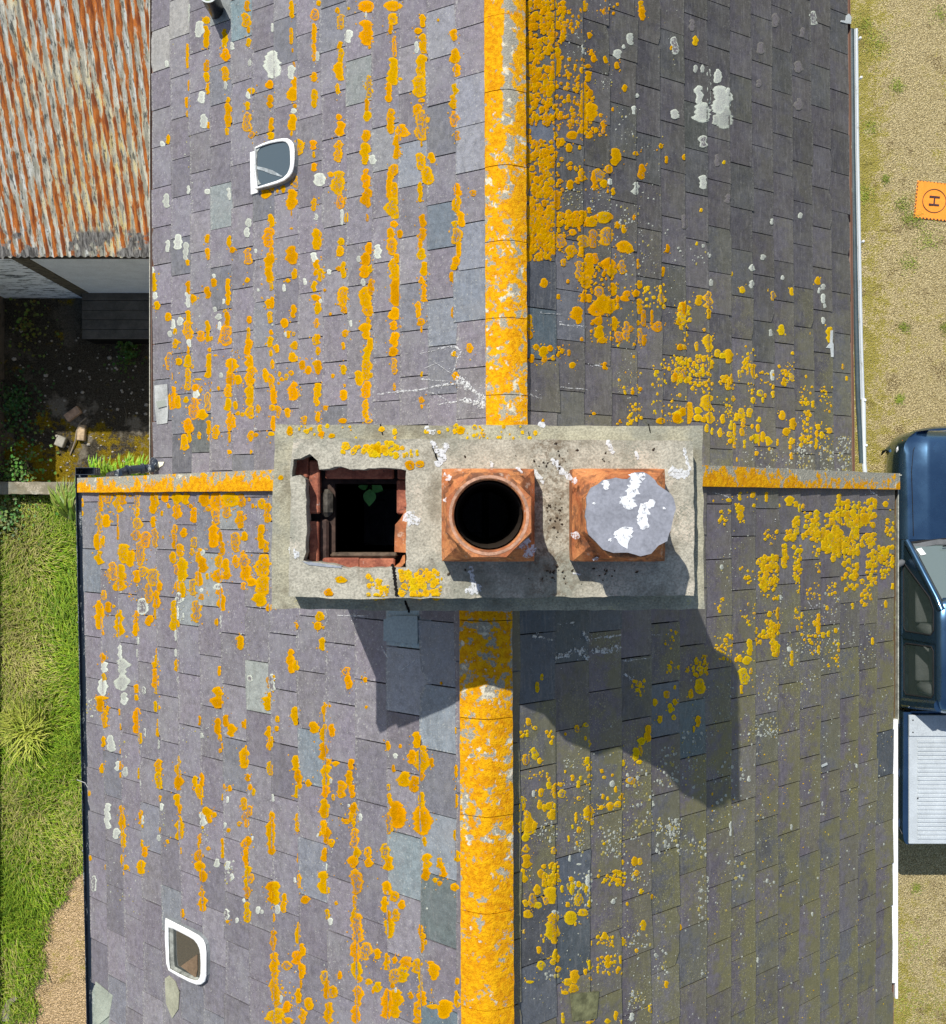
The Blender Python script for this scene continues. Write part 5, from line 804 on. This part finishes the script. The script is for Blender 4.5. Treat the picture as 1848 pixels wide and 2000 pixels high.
def leaf(x, y, ang, ln, wd, z, out):
    n = 8; vs = []; a = R(ang); q = zq(x, y, z)
    for i in range(n + 1):
        f = i / n; ww = wd * math.sin(math.pi * f ** .8) * .5 + .0006; px, py = q[0] + math.cos(a) * ln * f, q[1] + math.sin(a) * ln * f
        vs += [(px - math.sin(a) * ww, py + math.cos(a) * ww, z - .01 * f), (px, py, z - .004 - .01 * f), (px + math.sin(a) * ww, py - math.cos(a) * ww, z - .01 * f)]
    out.add(vs, [(3 * i + j, 3 * i + j + 1, 3 * i + j + 4, 3 * i + j + 3) for i in range(n) for j in (0, 1)])
LEAF2 = plain('flue_leaf', (.10, .36, .07), .5, .3, amt=.2)
for x, y, an, ln, wd in ((1135, 560, 268, .075, .055), (1110, 510, 190, .045, .035), (1160, 510, -25, .055, .045), (1180, 470, 10, .045, .03), (1100, 460, 160, .035, .025)):
    m_ = MB(); leaf(x, y, an, ln, wd, 9.12, m_); build('leaf', m_, LEAF2, sd_, smooth=True)
build('stem', MB().tube([zq(1135, 570, 9.10) + (9.10,), zq(1150, 440, 9.05) + (9.05,), zq(1170, 380, 8.95) + (8.95,)], .002, 6), LEAF2, sd_)
# ---------------------------------------------------------------- shed and yard
shd = thing('shed', 'lean-to shed with a rusty corrugated roof and peeling white front beside the slate roof', 'shed', (-4.5, 3.2, 0))
mb = MB(); pit = .0935; x = -7.6; xs = []; 
cols = int((7.6 - 2.44) / (pit / 8)); sl = .447; ze, ye = 2.40, 2.80; rows = 14
vs = []; ph = []; cr = []
for j in range(rows + 1):
    for i in range(cols + 1):
        X = -7.6 + pit / 8 * i; a = 2 * math.pi * X / pit; Y = ye + (6.6 - ye) * j / rows + (.008 * math.sin(i * .9) + .01 * math.sin(int((X + .2) / .62) * 5) if j == 0 else 0)
        vs.append((X, Y, ze + sl * (Y - ye) + .009 * math.cos(a) + (.004 if (int(X / .62) % 2) else 0))); ph.append(.5 + .5 * math.cos(a)); cr.append(.5 + .5 * math.cos(a))
mb.add(vs, [(j * (cols + 1) + i, j * (cols + 1) + i + 1, (j + 1) * (cols + 1) + i + 1, (j + 1) * (cols + 1) + i) for j in range(rows) for i in range(cols)], ph=ph, cr=cr)
build('corrugated_roof', mb, RUST, shd, smooth=True, angle=180)
build('fascia', MB().bbox(-7.6, -2.46, ye + .015, ye + .05, ze - .13, ze - .02, .004), plain('dark_fascia', (.03, .026, .022), amt=.4), shd)
yw = 2.74 + .12
build('wall', MB().box(-7.6, -5.16, yw, yw + .12, 0, 2.25), WHITEB, shd)
build('wall', MB().box(-7.6, -2.46, yw + .13, 6.4, 0, 2.2), plain('shed_side', (.3, .3, .3)), shd)
build('door_frame', MB().box(-5.16, -4.98, yw - .03, yw + .10, 0, 2.25), WOOD, shd); build('door', MB().bbox(-4.98, -3.50, yw - .02, yw + .05, .05, 2.2, .006), plain('grey_door', (.62, .66, .70), .5, .4, amt=.08), shd)
build('wall', MB().box(-3.50, -2.46, yw, yw + .12, 0, 2.25), WHITEB, shd)
dk = thing('platform', 'dark timber decking platform in front of the shed door', 'decking', (-4, 2.4, 0)); zd = .42
a = pp(160, 568, zd); b = pp(330, 662, zd); m_ = MB(); n = 5; hgt = (a[1] - b[1]) / n
for i in range(n):
    y1 = a[1] - hgt * i - .003; y0 = y1 - hgt + .006; m_.bbox(a[0], b[0] + .5, y0, y1, zd - .03, zd, .004)
    for q in range(1, 7): yy = y0 + (y1 - y0) * q / 7; m_.box(a[0] + .005, b[0] + .49, yy - .0025, yy + .0025, zd - .004, zd + .002)
build('boards', m_, DECK, dk); build('skirt', MB().box(a[0] + .01, b[0] + .48, b[1] + .005, a[1] - .005, 0, zd - .035), SOOT_BLACK, dk)  # skirt shares the near-black colour of the flues
bw = thing('boundary_wall', 'dark rendered boundary wall along the left edge of the yard', 'wall', (-6.35, 1.7, 0)); build('render', MB().bbox(-6.5, -6.26, 1.75, 3.0, 0, 2.0, .02).bbox(-6.5, -6.26, .42, 1.749, 0, .8, .02), WALLR, bw)
hw = thing('hedge_bank', 'shadowed low bank along the left edge of the lawn', 'bank', (-6.6, -3, 0)); build('bank', MB().bbox(-6.9, -6.52, -7, .40, 0, .9, .05), plain('bank_soil', (.03, .035, .012), amt=.5), hw)
def a_bank(r): return -6.5 + r.uniform(-.25, .06), r.uniform(-6.9, .3), 1.0
build('ivy', blades(a_bank, 2600, .1, .3, .02, [(.06, .11, .02), (.09, .14, .03)], (.5, -.2), 31), BLADE, hw)
lwz = .28; a = pp(-40, 941, lwz); b = pp(131, 965, lwz); o = build('garden_wall', MB().poly(wob([(a[0], b[1]), (b[0], b[1]), (b[0] + .1, a[1]), (a[0], a[1])], .06, .006, 4), 0, lwz), STONE, None, loc=(-5.8, .3, 0)); tag(o, 'low garden wall with white lichen between the yard and the lawn', 'wall')
kp = build('coping_stone', MB().poly([pp(0, 1968, .3), pp(18, 1962, .3), pp(20, 1966, .3), pp(6, 1978, .3), pp(4, 2010, .3), pp(-20, 2010, .3)], 0, .10), STONE, None, loc=(-6.6, -6.6, 0)); tag(kp, 'pale coping stone at the bottom left corner of the lawn', 'stone')
# loose things in the yard
def lying(name, label, cat, x, y, lx, ly, lz, ang, m, group=None):
    c = P(x, y, lz); o = build(name, MB().bbox(-lx / 2, lx / 2, -ly / 2, ly / 2, 0, lz, .008), m, None, loc=(0, 0, 0)); o.location = (c[0], c[1], .006); o.rotation_euler = (0, 0, R(ang)); tag(o, label, cat, group=group); return o
BRL = plain('yard_brick', (.42, .27, .17), amt=.3, scale=15); BRP = plain('yard_brick_pale', (.45, .33, .20), amt=.3, scale=15)
lying('brick', 'reddish brick lying askew on the mossy yard, topmost of the two bricks', 'brick', 141, 808, .22, .11, .07, 36, BRL, 'loose bricks in the yard'); lying('brick', 'buff brick lying upright in the picture beside the pale stick', 'brick', 158, 845, .10, .21, .07, -4, BRP, 'loose bricks in the yard')
lying('stone', 'grey stone block lying left of the stick on the yellow moss', 'stone', 117, 862, .12, .14, .09, -22, plain('yard_stone', (.30, .28, .23), amt=.3))
o = build('stick', MB().tube([P(168, 816, .03), P(156, 826, .05), P(150, 842, .06), P(147, 862, .04), P(137, 888, .02)], [.008, .009, .011, .011, .008], 7), BARK, None, smooth=True, loc=P(150, 850, 0)); tag(o, 'pale bent stick lying between the bricks in the yard', 'stick')
o = build('stick', MB().tube([P(243, 795, .03), P(247, 810, .04), P(244, 825, .02)], .006, 6), plain('dark_bark', (.10, .085, .06)), None, loc=P(245, 810, 0)); tag(o, 'thin dark stick in the shade near the house wall', 'stick')
mb = MB()
for _ in range(420):
    x, y = rnd.uniform(-6.2, -2.5), rnd.uniform(.45, 2.5); s = rnd.uniform(.004, .02) * (1 if rnd.random() < .9 else 2); a = rnd.uniform(0, 3); zz = .006
    r_ = [[(x + s * q * math.cos(a + k * 1.2566 + j) , y + s * q * .8 * math.sin(a + k * 1.2566 + j), zz + h * s) for k in range(5)] for j, (q, h) in enumerate(((1, 0), (.95, .4), (.5, .8)))]
    mb.rings(r_)
tag(build('rubble', mb, plain('rubble', (.33, .30, .25), amt=.5, scale=9)), kind='stuff')
def strap(name, label, x0, x1, yc, n, ln, group, colr, seed, loc, z=.25, up=1, spread=25):
    r = random.Random(seed); t = thing(name, label, 'plant', loc, group); mb = MB()
    for i in range(n):
        x = r.uniform(x0, x1); y = yc + r.uniform(-6, 6); q = P(x, y, z); a = R(90 + r.uniform(-spread, spread)) * 1; L_ = ln * r.uniform(.6, 1.1); vs = []; c = r.choice(colr); cc = tuple(v * r.uniform(.75, 1.15) for v in c)
        for k in range(5):
            f = k / 4; ww = .017 * (1 - f ** 2.2) + .001; px, py = q[0] + math.cos(a) * L_ * f * up, q[1] + math.sin(a) * L_ * f * up; zz = z + .22 * math.sin(f * 2.2) + r.uniform(0, .01)
            vs += [(px - math.sin(a) * ww, py + math.cos(a) * ww, zz), (px + math.sin(a) * ww, py - math.cos(a) * ww, zz)]
        mb.add(vs, [(2 * k, 2 * k + 1, 2 * k + 3, 2 * k + 2) for k in range(4)], gc=cc)
    build('leaves', mb, BLADE, t); return t
strap('strap_leaf_plant', 'bright green strap-leaved plant poking out behind the dark gutter downpipe', 185, 290, 938, 75, .34, None, [(.24, .40, .02), (.18, .33, .02), (.32, .46, .04)], 3, P(235, 930, 0), .3)
strap('strap_leaf_plant', 'pale green strap-leaved plant squeezed between the lawn and the dark gutter', 132, 152, 1010, 60, .5, None, [(.22, .30, .05), (.32, .36, .12), (.16, .25, .03)], 6, P(140, 985, 0), .1, 1, 40)
def weed(label, x, y, n, s, seed, c):
    t = thing('weed', label, 'plant', P(x, y, 0)); r = random.Random(seed); mb = MB(); q = P(x, y, 0)
    for i in range(n):
        a = r.uniform(0, 6.283); d = abs(r.gauss(0, s)); px, py = q[0] + math.cos(a) * d, q[1] + math.sin(a) * d * 1.3; b = r.uniform(0, 6.283); l = r.uniform(.025, .06); w2 = l * .4; z = r.uniform(.03, .25); u = (math.cos(b), math.sin(b)); cc = tuple(v * r.uniform(.6, 1.3) for v in c)
        mb.add([(px, py, z), (px + u[0] * l * .5 - u[1] * w2, py + u[1] * l * .5 + u[0] * w2, z + .012), (px + u[0] * l, py + u[1] * l, z + r.uniform(-.01, .02)), (px + u[0] * l * .5 + u[1] * w2, py + u[1] * l * .5 - u[0] * w2, z + .01)], [(0, 1, 2, 3)], gc=cc)
    build('leaves', mb, BLADE, t)
weed('dark leafy weed at the foot of the boundary wall in the shaded yard', 40, 790, 420, .22, 1, (.05, .11, .03)); weed('leafy weed in the yard corner just above the low garden wall', 40, 925, 500, .28, 2, (.10, .20, .04)); weed('small yellow-green weeds near the white shed wall', 60, 640, 150, .2, 3, (.14, .17, .03)); weed('grey-green weed on the lawn just below the low garden wall', 18, 1005, 260, .16, 4, (.13, .22, .07)); weed('green moss cushion beside the decking platform', 255, 690, 220, .12, 5, (.05, .10, .015))
# ---------------------------------------------------------------- landing mat
a = [pp(*q, .02) for q in TW(2380, 440, 11.11, [(500, 400), (2050, 560), (1980, 1680), (430, 1500)])]
lm = thing('landing_mat', 'square orange landing mat with a black H in a circle lying on the gravel', 'mat', (a[0][0] + .25, a[0][1] - .25, 0)); ax = Vector(a[1]) - Vector(a[0]); ex = ax.normalized(); ey = Vector((ex.y, -ex.x)) * 1; side = (Vector(a[3]) - Vector(a[0])).length; O = Vector(a[0])
def mp(u, v, z): q = O + ex * u * side + ey * v * side; return (q.x, q.y, z)
ORM = plain('orange_fabric', (.86, .29, .035), .7, .2, amt=.05, scale=3); BKM = plain('black_print', (.055, .03, .035), .7, .2)
m_ = MB(); v = [mp(u, w_, .012 + .004 * math.sin(u * 6) * math.cos(w_ * 5) + (.003 if abs(w_ - .5) < .01 or abs((u % .33) - .16) < .01 else 0)) for w_ in np.linspace(0, 1, 25) for u in np.linspace(0, 1, 25)]
m_.add(v, [(j * 25 + i, j * 25 + i + 1, (j + 1) * 25 + i + 1, (j + 1) * 25 + i) for j in range(24) for i in range(24)]); build('mat', m_, ORM, lm, smooth=True, angle=180)
m_ = MB(); zz = .0195
def quad(u0, v0, u1, v1): m_.add([mp(u0, v0, zz), mp(u1, v0, zz), mp(u1, v1, zz), mp(u0, v1, zz)], [(0, 1, 2, 3)])
n = 48; R1, R0 = .318, .302; m_.add([mp(.5 + r * math.cos(6.2832 * k / n), .5 + r * math.sin(6.2832 * k / n), zz) for r in (R1, R0) for k in range(n)], [(k, (k + 1) % n, n + (k + 1) % n, n + k) for k in range(n)])
quad(.36, .37, .64, .42); quad(.36, .58, .64, .63); quad(.48, .42, .52, .58); build('mark', m_, BKM, lm)
m_ = MB()
for k in range(10):
    f = .05 + k * .095
    for e in range(4):
        def g_(s_, d_): return {0: (s_, d_), 1: (1 - d_, s_), 2: (s_, 1 - d_), 3: (d_, s_)}[e]
        q = [g_(f, .002), g_(f + .045, .002), g_(f + .03, .03), g_(f - .012, .03)] if e != 0 else [g_(f, .002), g_(f + .035, .002), g_(f + .03, .016), g_(f, .016)]
        m_.add([mp(*c, .0197) for c in q], [(0, 1, 2, 3)])
build('edge_stripes', m_, BKM, lm)
# ---------------------------------------------------------------- pickup truck (nose to the top of the picture)
TX = 6.21; tk = thing('pickup_truck', 'dark blue pickup truck with a silver roller cover parked beside the house', 'pickup truck', (TX, -1.55, 0))
def sect(Y, pr): # half profile -> full ring
    return [(TX - x, Y, z) for x, z in pr] + [(TX + x, Y, z) for x, z in reversed(pr)]
def body(xs, top, Y, drop=0, wid=1.0):
    pr = [(.84, .40), (.905, .48), (.925, .62), (.93, .78), (.915, .90), (.885, .965), (.845, 1.0 - drop * .4), (.80, 1.018 - drop * .6), (.66, 1.03 - drop * .7), (.615, 1.055 - drop * .8), (.56, 1.06 - drop * .8), (.2, 1.075 - drop)]
    return sect(Y, [(x * wid, z if z < .9 else z) for x, z in pr])
# front wings and bonnet
secs = []
for Y, wd, dr in ((1.02, .62, .28), (1.0, .80, .20), (.93, .90, .12), (.85, .955, .07), (.72, .985, .03), (.5, 1.0, .01), (.1, 1.0, 0), (-.28, 1.0, 0), (-.34, 1.0, 0)): secs.append(body(0, 0, Y, dr, wd))
for s_ in (0,):
    pass
build('body', MB().rings(secs), PAINT, tk, smooth=True, angle=35)
# doors and lower cab up to the belt line
belt = lambda Y: sect(Y, [(.84, .40), (.905, .48), (.925, .62), (.93, .78), (.92, .90), (.895, .985), (.86, 1.01), (.2, 1.012)])
build('cab_side', MB().rings([belt(-.345), belt(-1.53)]), PAINT, tk, smooth=True, angle=35); build('cab_side', MB().rings([belt(-1.537), belt(-2.42)]), PAINT, tk, smooth=True, angle=35)
build('door', MB().tube([(TX - .905, -1.49, .93), (TX - .925, -1.40, .93), (TX - .925, -1.34, .93)], .012, 6), PAINT, tk)
# greenhouse: pillars and roof
def gh(Y, x, z): return (TX + x, Y, z)
for sg in (-1, 1):
    Aw = [(sg * .845, -.36, 1.02), (sg * .70, -1.02, 1.50), (sg * .665, -1.16, 1.555)]
    build('pillar', MB().tube([gh(y, x, z) for x, y, z in Aw], [.040, .042, .045], 10), PAINT, tk, smooth=True, angle=60)
    build('pillar', MB().tube([gh(-1.53, sg * .865, 1.0), gh(-1.53, sg * .69, 1.55)], .045, 4), PAINT, tk); build('pillar', MB().tube([gh(-2.36, sg * .86, 1.0), gh(-2.30, sg * .69, 1.54)], .07, 8), PAINT, tk, smooth=True)
rf = []
for Y, x, z in ((-1.02, .60, 1.52), (-1.10, .685, 1.545), (-1.3, .70, 1.575), (-1.7, .705, 1.59), (-2.2, .70, 1.575), (-2.33, .68, 1.55), (-2.39, .62, 1.50)):
    rf.append([(TX - x - .02, Y, z - .05), (TX - x - .012, Y, z - .015), (TX - x + .02, Y, z + .012), (TX - x + .09, Y, z + .028), (TX, Y, z + .05), (TX + x - .09, Y, z + .028), (TX + x - .02, Y, z + .012), (TX + x + .012, Y, z - .015), (TX + x + .02, Y, z - .05)])
build('roof', MB().rings(rf), PAINT, tk, smooth=True, angle=60)
def pane(name, pts, m=GLASSC, off=(0, 0, 0)):
    return build(name, MB().add([(p[0] + off[0], p[1] + off[1], p[2] + off[2]) for p in pts], [tuple(range(len(pts)))]), m, tk)
for sg in (-1, 1):
    def sp(y, f): return (TX + sg * (.878 - .175 * f), y, 1.005 + .525 * f)
    fw = [sp(-.62, .0), sp(-1.43, .02), sp(-1.47, .08), sp(-1.47, .82), sp(-1.42, .90), sp(-1.16, .90), sp(-1.02, .78)]; w1 = pane('window', fw)
    rw = [sp(-1.62, .08), sp(-1.66, .02), sp(-2.20, .02), sp(-2.25, .08), sp(-2.22, .84), sp(-2.17, .90), sp(-1.66, .90), sp(-1.61, .84)]; w2 = pane('window', rw)
    for w_, ww in ((fw, w1), (rw, w2)):
        build('seal', MB().tube([(p[0] + sg * .004, p[1], p[2]) for p in w_ + [w_[0]]], .009, 6, cap=False), RUBBER, ww)
    # solid skin round the windows
    sk = [(sp(-.40, .0), sp(-.62, 0), sp(-1.02, .78), sp(-1.05, .95)), (sp(-1.05, .95), sp(-1.02, .78), sp(-1.16, .90), sp(-1.3, 1.0)), (sp(-1.16, .90), sp(-1.42, .9), sp(-1.5, 1.0), sp(-1.3, 1.0)), (sp(-1.42, .9), sp(-1.47, .82), sp(-1.61, .84), sp(-1.66, .9), sp(-1.66, 1), sp(-1.5, 1)),
          (sp(-1.47, .82), sp(-1.47, .08), sp(-1.62, .08), sp(-1.61, .84)), (sp(-1.47, .08), sp(-1.43, .02), sp(-1.43, -.02), sp(-1.66, -.02), sp(-1.66, .02), sp(-1.62, .08)), (sp(-1.66, .9), sp(-2.17, .9), sp(-2.25, 1), sp(-1.66, 1)), (sp(-2.17, .9), sp(-2.22, .84), sp(-2.25, .08), sp(-2.42, 0), sp(-2.36, 1), sp(-2.25, 1)), (sp(-2.25, .08), sp(-2.20, .02), sp(-2.20, -.02), sp(-2.42, -.02), sp(-2.42, 0))]
    m_ = MB(); [m_.add(list(q), [tuple(range(len(q)))]) for q in sk]; build('window_surround', m_, PAINT, tk)
WSM = M('windscreen_glass', .08, .8).col((.13, .165, .16)).m  # reflection put into the glass as a paler grey-green colour
SEAT = plain('seat_cloth', (.44, .47, .44), .9, .1, amt=.2); INT = plain('cab_interior', (.03, .032, .03), .9, .1)
build('cab_floor', MB().box(TX - .82, TX + .82, -2.35, -.75, 1.014, 1.02), INT, tk)
for sg in (-1, 1):
    for Y in (-1.33, -2.05):
        build('seat', MB().bbox(TX + sg * .48 - .27, TX + sg * .48 + .27, Y - .04, Y + .42, 1.02, 1.07, .02).bbox(TX + sg * .48 - .26, TX + sg * .48 + .26, Y - .17, Y - .04, 1.02, 1.36, .04), SEAT, tk, smooth=True, angle=50)
ws = [(TX - .80, -.38, 1.045), (TX + .80, -.38, 1.045), (TX + .64, -1.06, 1.515), (TX + .3, -1.04, 1.54), (TX - .3, -1.04, 1.54), (TX - .64, -1.06, 1.515)]
wsn = pane('windscreen', ws, WSM); build('tax_disc', MB().add([(TX - .765, -.455, 1.105), (TX - .70, -.44, 1.10), (TX - .665, -.515, 1.155), (TX - .73, -.53, 1.16)], [(0, 1, 2, 3)]), WPVC, wsn)
build('cowl', MB().rings([[(TX - .83 + 1.66 * f, -.33 - .11 * (abs(f - .5) * 2) ** 2 + dy, z) for f in np.linspace(0, 1, 17)] + [(TX + .83 - 1.66 * f, -.33 - .11 * (abs(f - .5) * 2) ** 2 + dy, z - .02) for f in np.linspace(0, 1, 17)] for dy, z in ((.03, 1.07), (-.03, 1.078))]), GREYP, tk)
build('windscreen_seal', MB().tube([ws[0], (TX - .4, -.33, 1.06), (TX + .4, -.33, 1.06), ws[1]], .014, 6), RUBBER, tk); build('windscreen_seal', MB().tube([ws[0], ws[5]], .013, 6), RUBBER, tk)
build('wiper', MB().tube([(TX + .2, -.36, 1.095), (TX - .45, -.42, 1.13)], .008, 6), RUBBER, tk)
# bonnet shut line, headlamps, grille, bumper
for sg in (-1, 1): build('shut_line', MB().tube([(TX + sg * x, y, z) for x, y, z in ((.70, .86, .965), (.755, .76, .998), (.785, .5, 1.018), (.775, .1, 1.026), (.765, -.30, 1.028))], .0045, 5), RUBBER, tk)
for sg in (-1, 1):
    hl = [(TX + sg * x, y, z) for x, y, z in ((.90, .70, .84), (.905, .80, .86), (.83, .905, .85), (.72, .965, .83), (.70, .93, .87), (.80, .84, .905), (.875, .74, .915))]
    o = build('headlamp', MB().add(hl + [(p[0] - sg * .02, p[1] - .05, p[2] - .12) for p in hl], [tuple(range(7))] + [(i, i + 7, (i + 1) % 7 + 7, (i + 1) % 7) for i in range(7)]), plain('lamp_lens', (.62, .64, .66), .12, .8), tk)
    build('indicator', MB().bbox(TX + sg * .80 - .05, TX + sg * .80 + .05, .86, .90, .885, .905, .006), plain('amber_lens', (.55, .13, .02), .2, .6), o)
def arc(hw, y0, bow, z, n=18): return [(TX - hw + 2 * hw * i / n, y0 - bow * abs(2 * i / n - 1) ** 3.2, z) for i in range(n + 1)]
build('grille', MB().rings([arc(.80, 1.02, .14, .62), arc(.80, 1.03, .14, .80), arc(.76, .97, .13, .86), arc(.74, .90, .12, .86)], cap=False, closed=False), RUBBER, tk); build('chrome_strip', MB().tube(arc(.62, 1.02, .08, .84), .012, 6), CHROME, tk)
bm = [arc(.93, 1.02, .30, .42), arc(.93, 1.09, .30, .48), arc(.935, 1.10, .30, .60), arc(.92, 1.07, .29, .655), arc(.88, .98, .27, .66)]
build('bumper', MB().rings(bm, cap=False, closed=False), PAINT, tk, smooth=True, angle=50)
for sg in (-1, 1):
    build('mirror', MB().rings([[(TX + sg * (.90 + dx), -.62 + r * math.cos(a) - dx * .35, 1.06 + r * .9 * math.sin(a)) for a in [6.283 * k / 10 for k in range(10)]] for dx, r in ((-.01, .02), (.02, .045), (.15, .06), (.20, .045), (.215, .015))]), GREYP, tk, smooth=True)
    for Y in (.12, -3.28):
        wh = build('wheel', MB().rings([[(TX + sg * x, Y + r * math.cos(a), .37 + r * math.sin(a)) for a in [6.283 * k / 28 for k in range(28)]] for x, r in ((.66, .30), (.66, .36), (.70, .37), (.86, .37), (.885, .355), (.885, .24))]), RUBBER, tk, smooth=True)
        build('rim', MB().rings([[(TX + sg * x, Y + r * math.cos(a), .37 + r * math.sin(a)) for a in [6.283 * k / 28 for k in range(28)]] for x, r in ((.884, .24), (.89, .22), (.86, .18), (.87, .05))]), CHROME, wh, smooth=True)
# load bed with roller cover
bed = lambda Y, wd=1: sect(Y, [(.84 * wd, .42), (.905 * wd, .5), (.925 * wd, .66), (.925 * wd, .85), (.915 * wd, .98), (.90 * wd, 1.035), (.875 * wd, 1.05), (.80 * wd, 1.045), (.79 * wd, 1.0)])
build('bed', MB().rings([bed(-2.47), bed(-3.2), bed(-3.95), bed(-4.06, .985), bed(-4.10, .955)]), PAINT, tk, smooth=True, angle=35)
build('rear_bumper', MB().bbox(TX - .82, TX + .82, -4.17, -4.06, .40, .60, .03), CHROME, tk)
cv = build('roller_cover', MB().bbox(TX - .84, TX + .84, -4.09, -2.50, 1.046, 1.075, .008), TONN, tk)
m_ = MB(); y = -2.80
while y > -4.02: m_.bbox(TX - .74, TX + .74, y - .045, y, 1.070, 1.086, .007); y -= .0515
build('slats', m_, TONN, cv); build('header_panel', MB().bbox(TX - .845, TX + .845, -2.76, -2.50, 1.074, 1.092, .006), TONN, cv)
for x, y in ((-.80, -2.56), (-.80, -2.71), (-.74, -3.52)): build('bolt', MB().tube([(TX + x, y, 1.09), (TX + x, y, 1.096)], .009, 8), RUBBER, cv)
for sg in (-1, 1):
    for Y in (-2.62, -3.24, -3.86):
        m_ = MB(); m_.bbox(TX + sg * .915 - .012, TX + sg * .915 + .018, Y - .05, Y + .05, .955, .975, .005); m_.tube([(TX + sg * .935, Y - .035, .98), (TX + sg * .945, Y, .995), (TX + sg * .935, Y + .035, .98)], .006, 6); build('tie_hook', m_, CHROME, tk)
    build('tie_rail', MB().tube([(TX + sg * .905, -2.53, 1.04), (TX + sg * .93, -2.57, .99), (TX + sg * .935, -3.9, .98), (TX + sg * .905, -3.98, 1.03)], .006, 6), BLACK, tk)
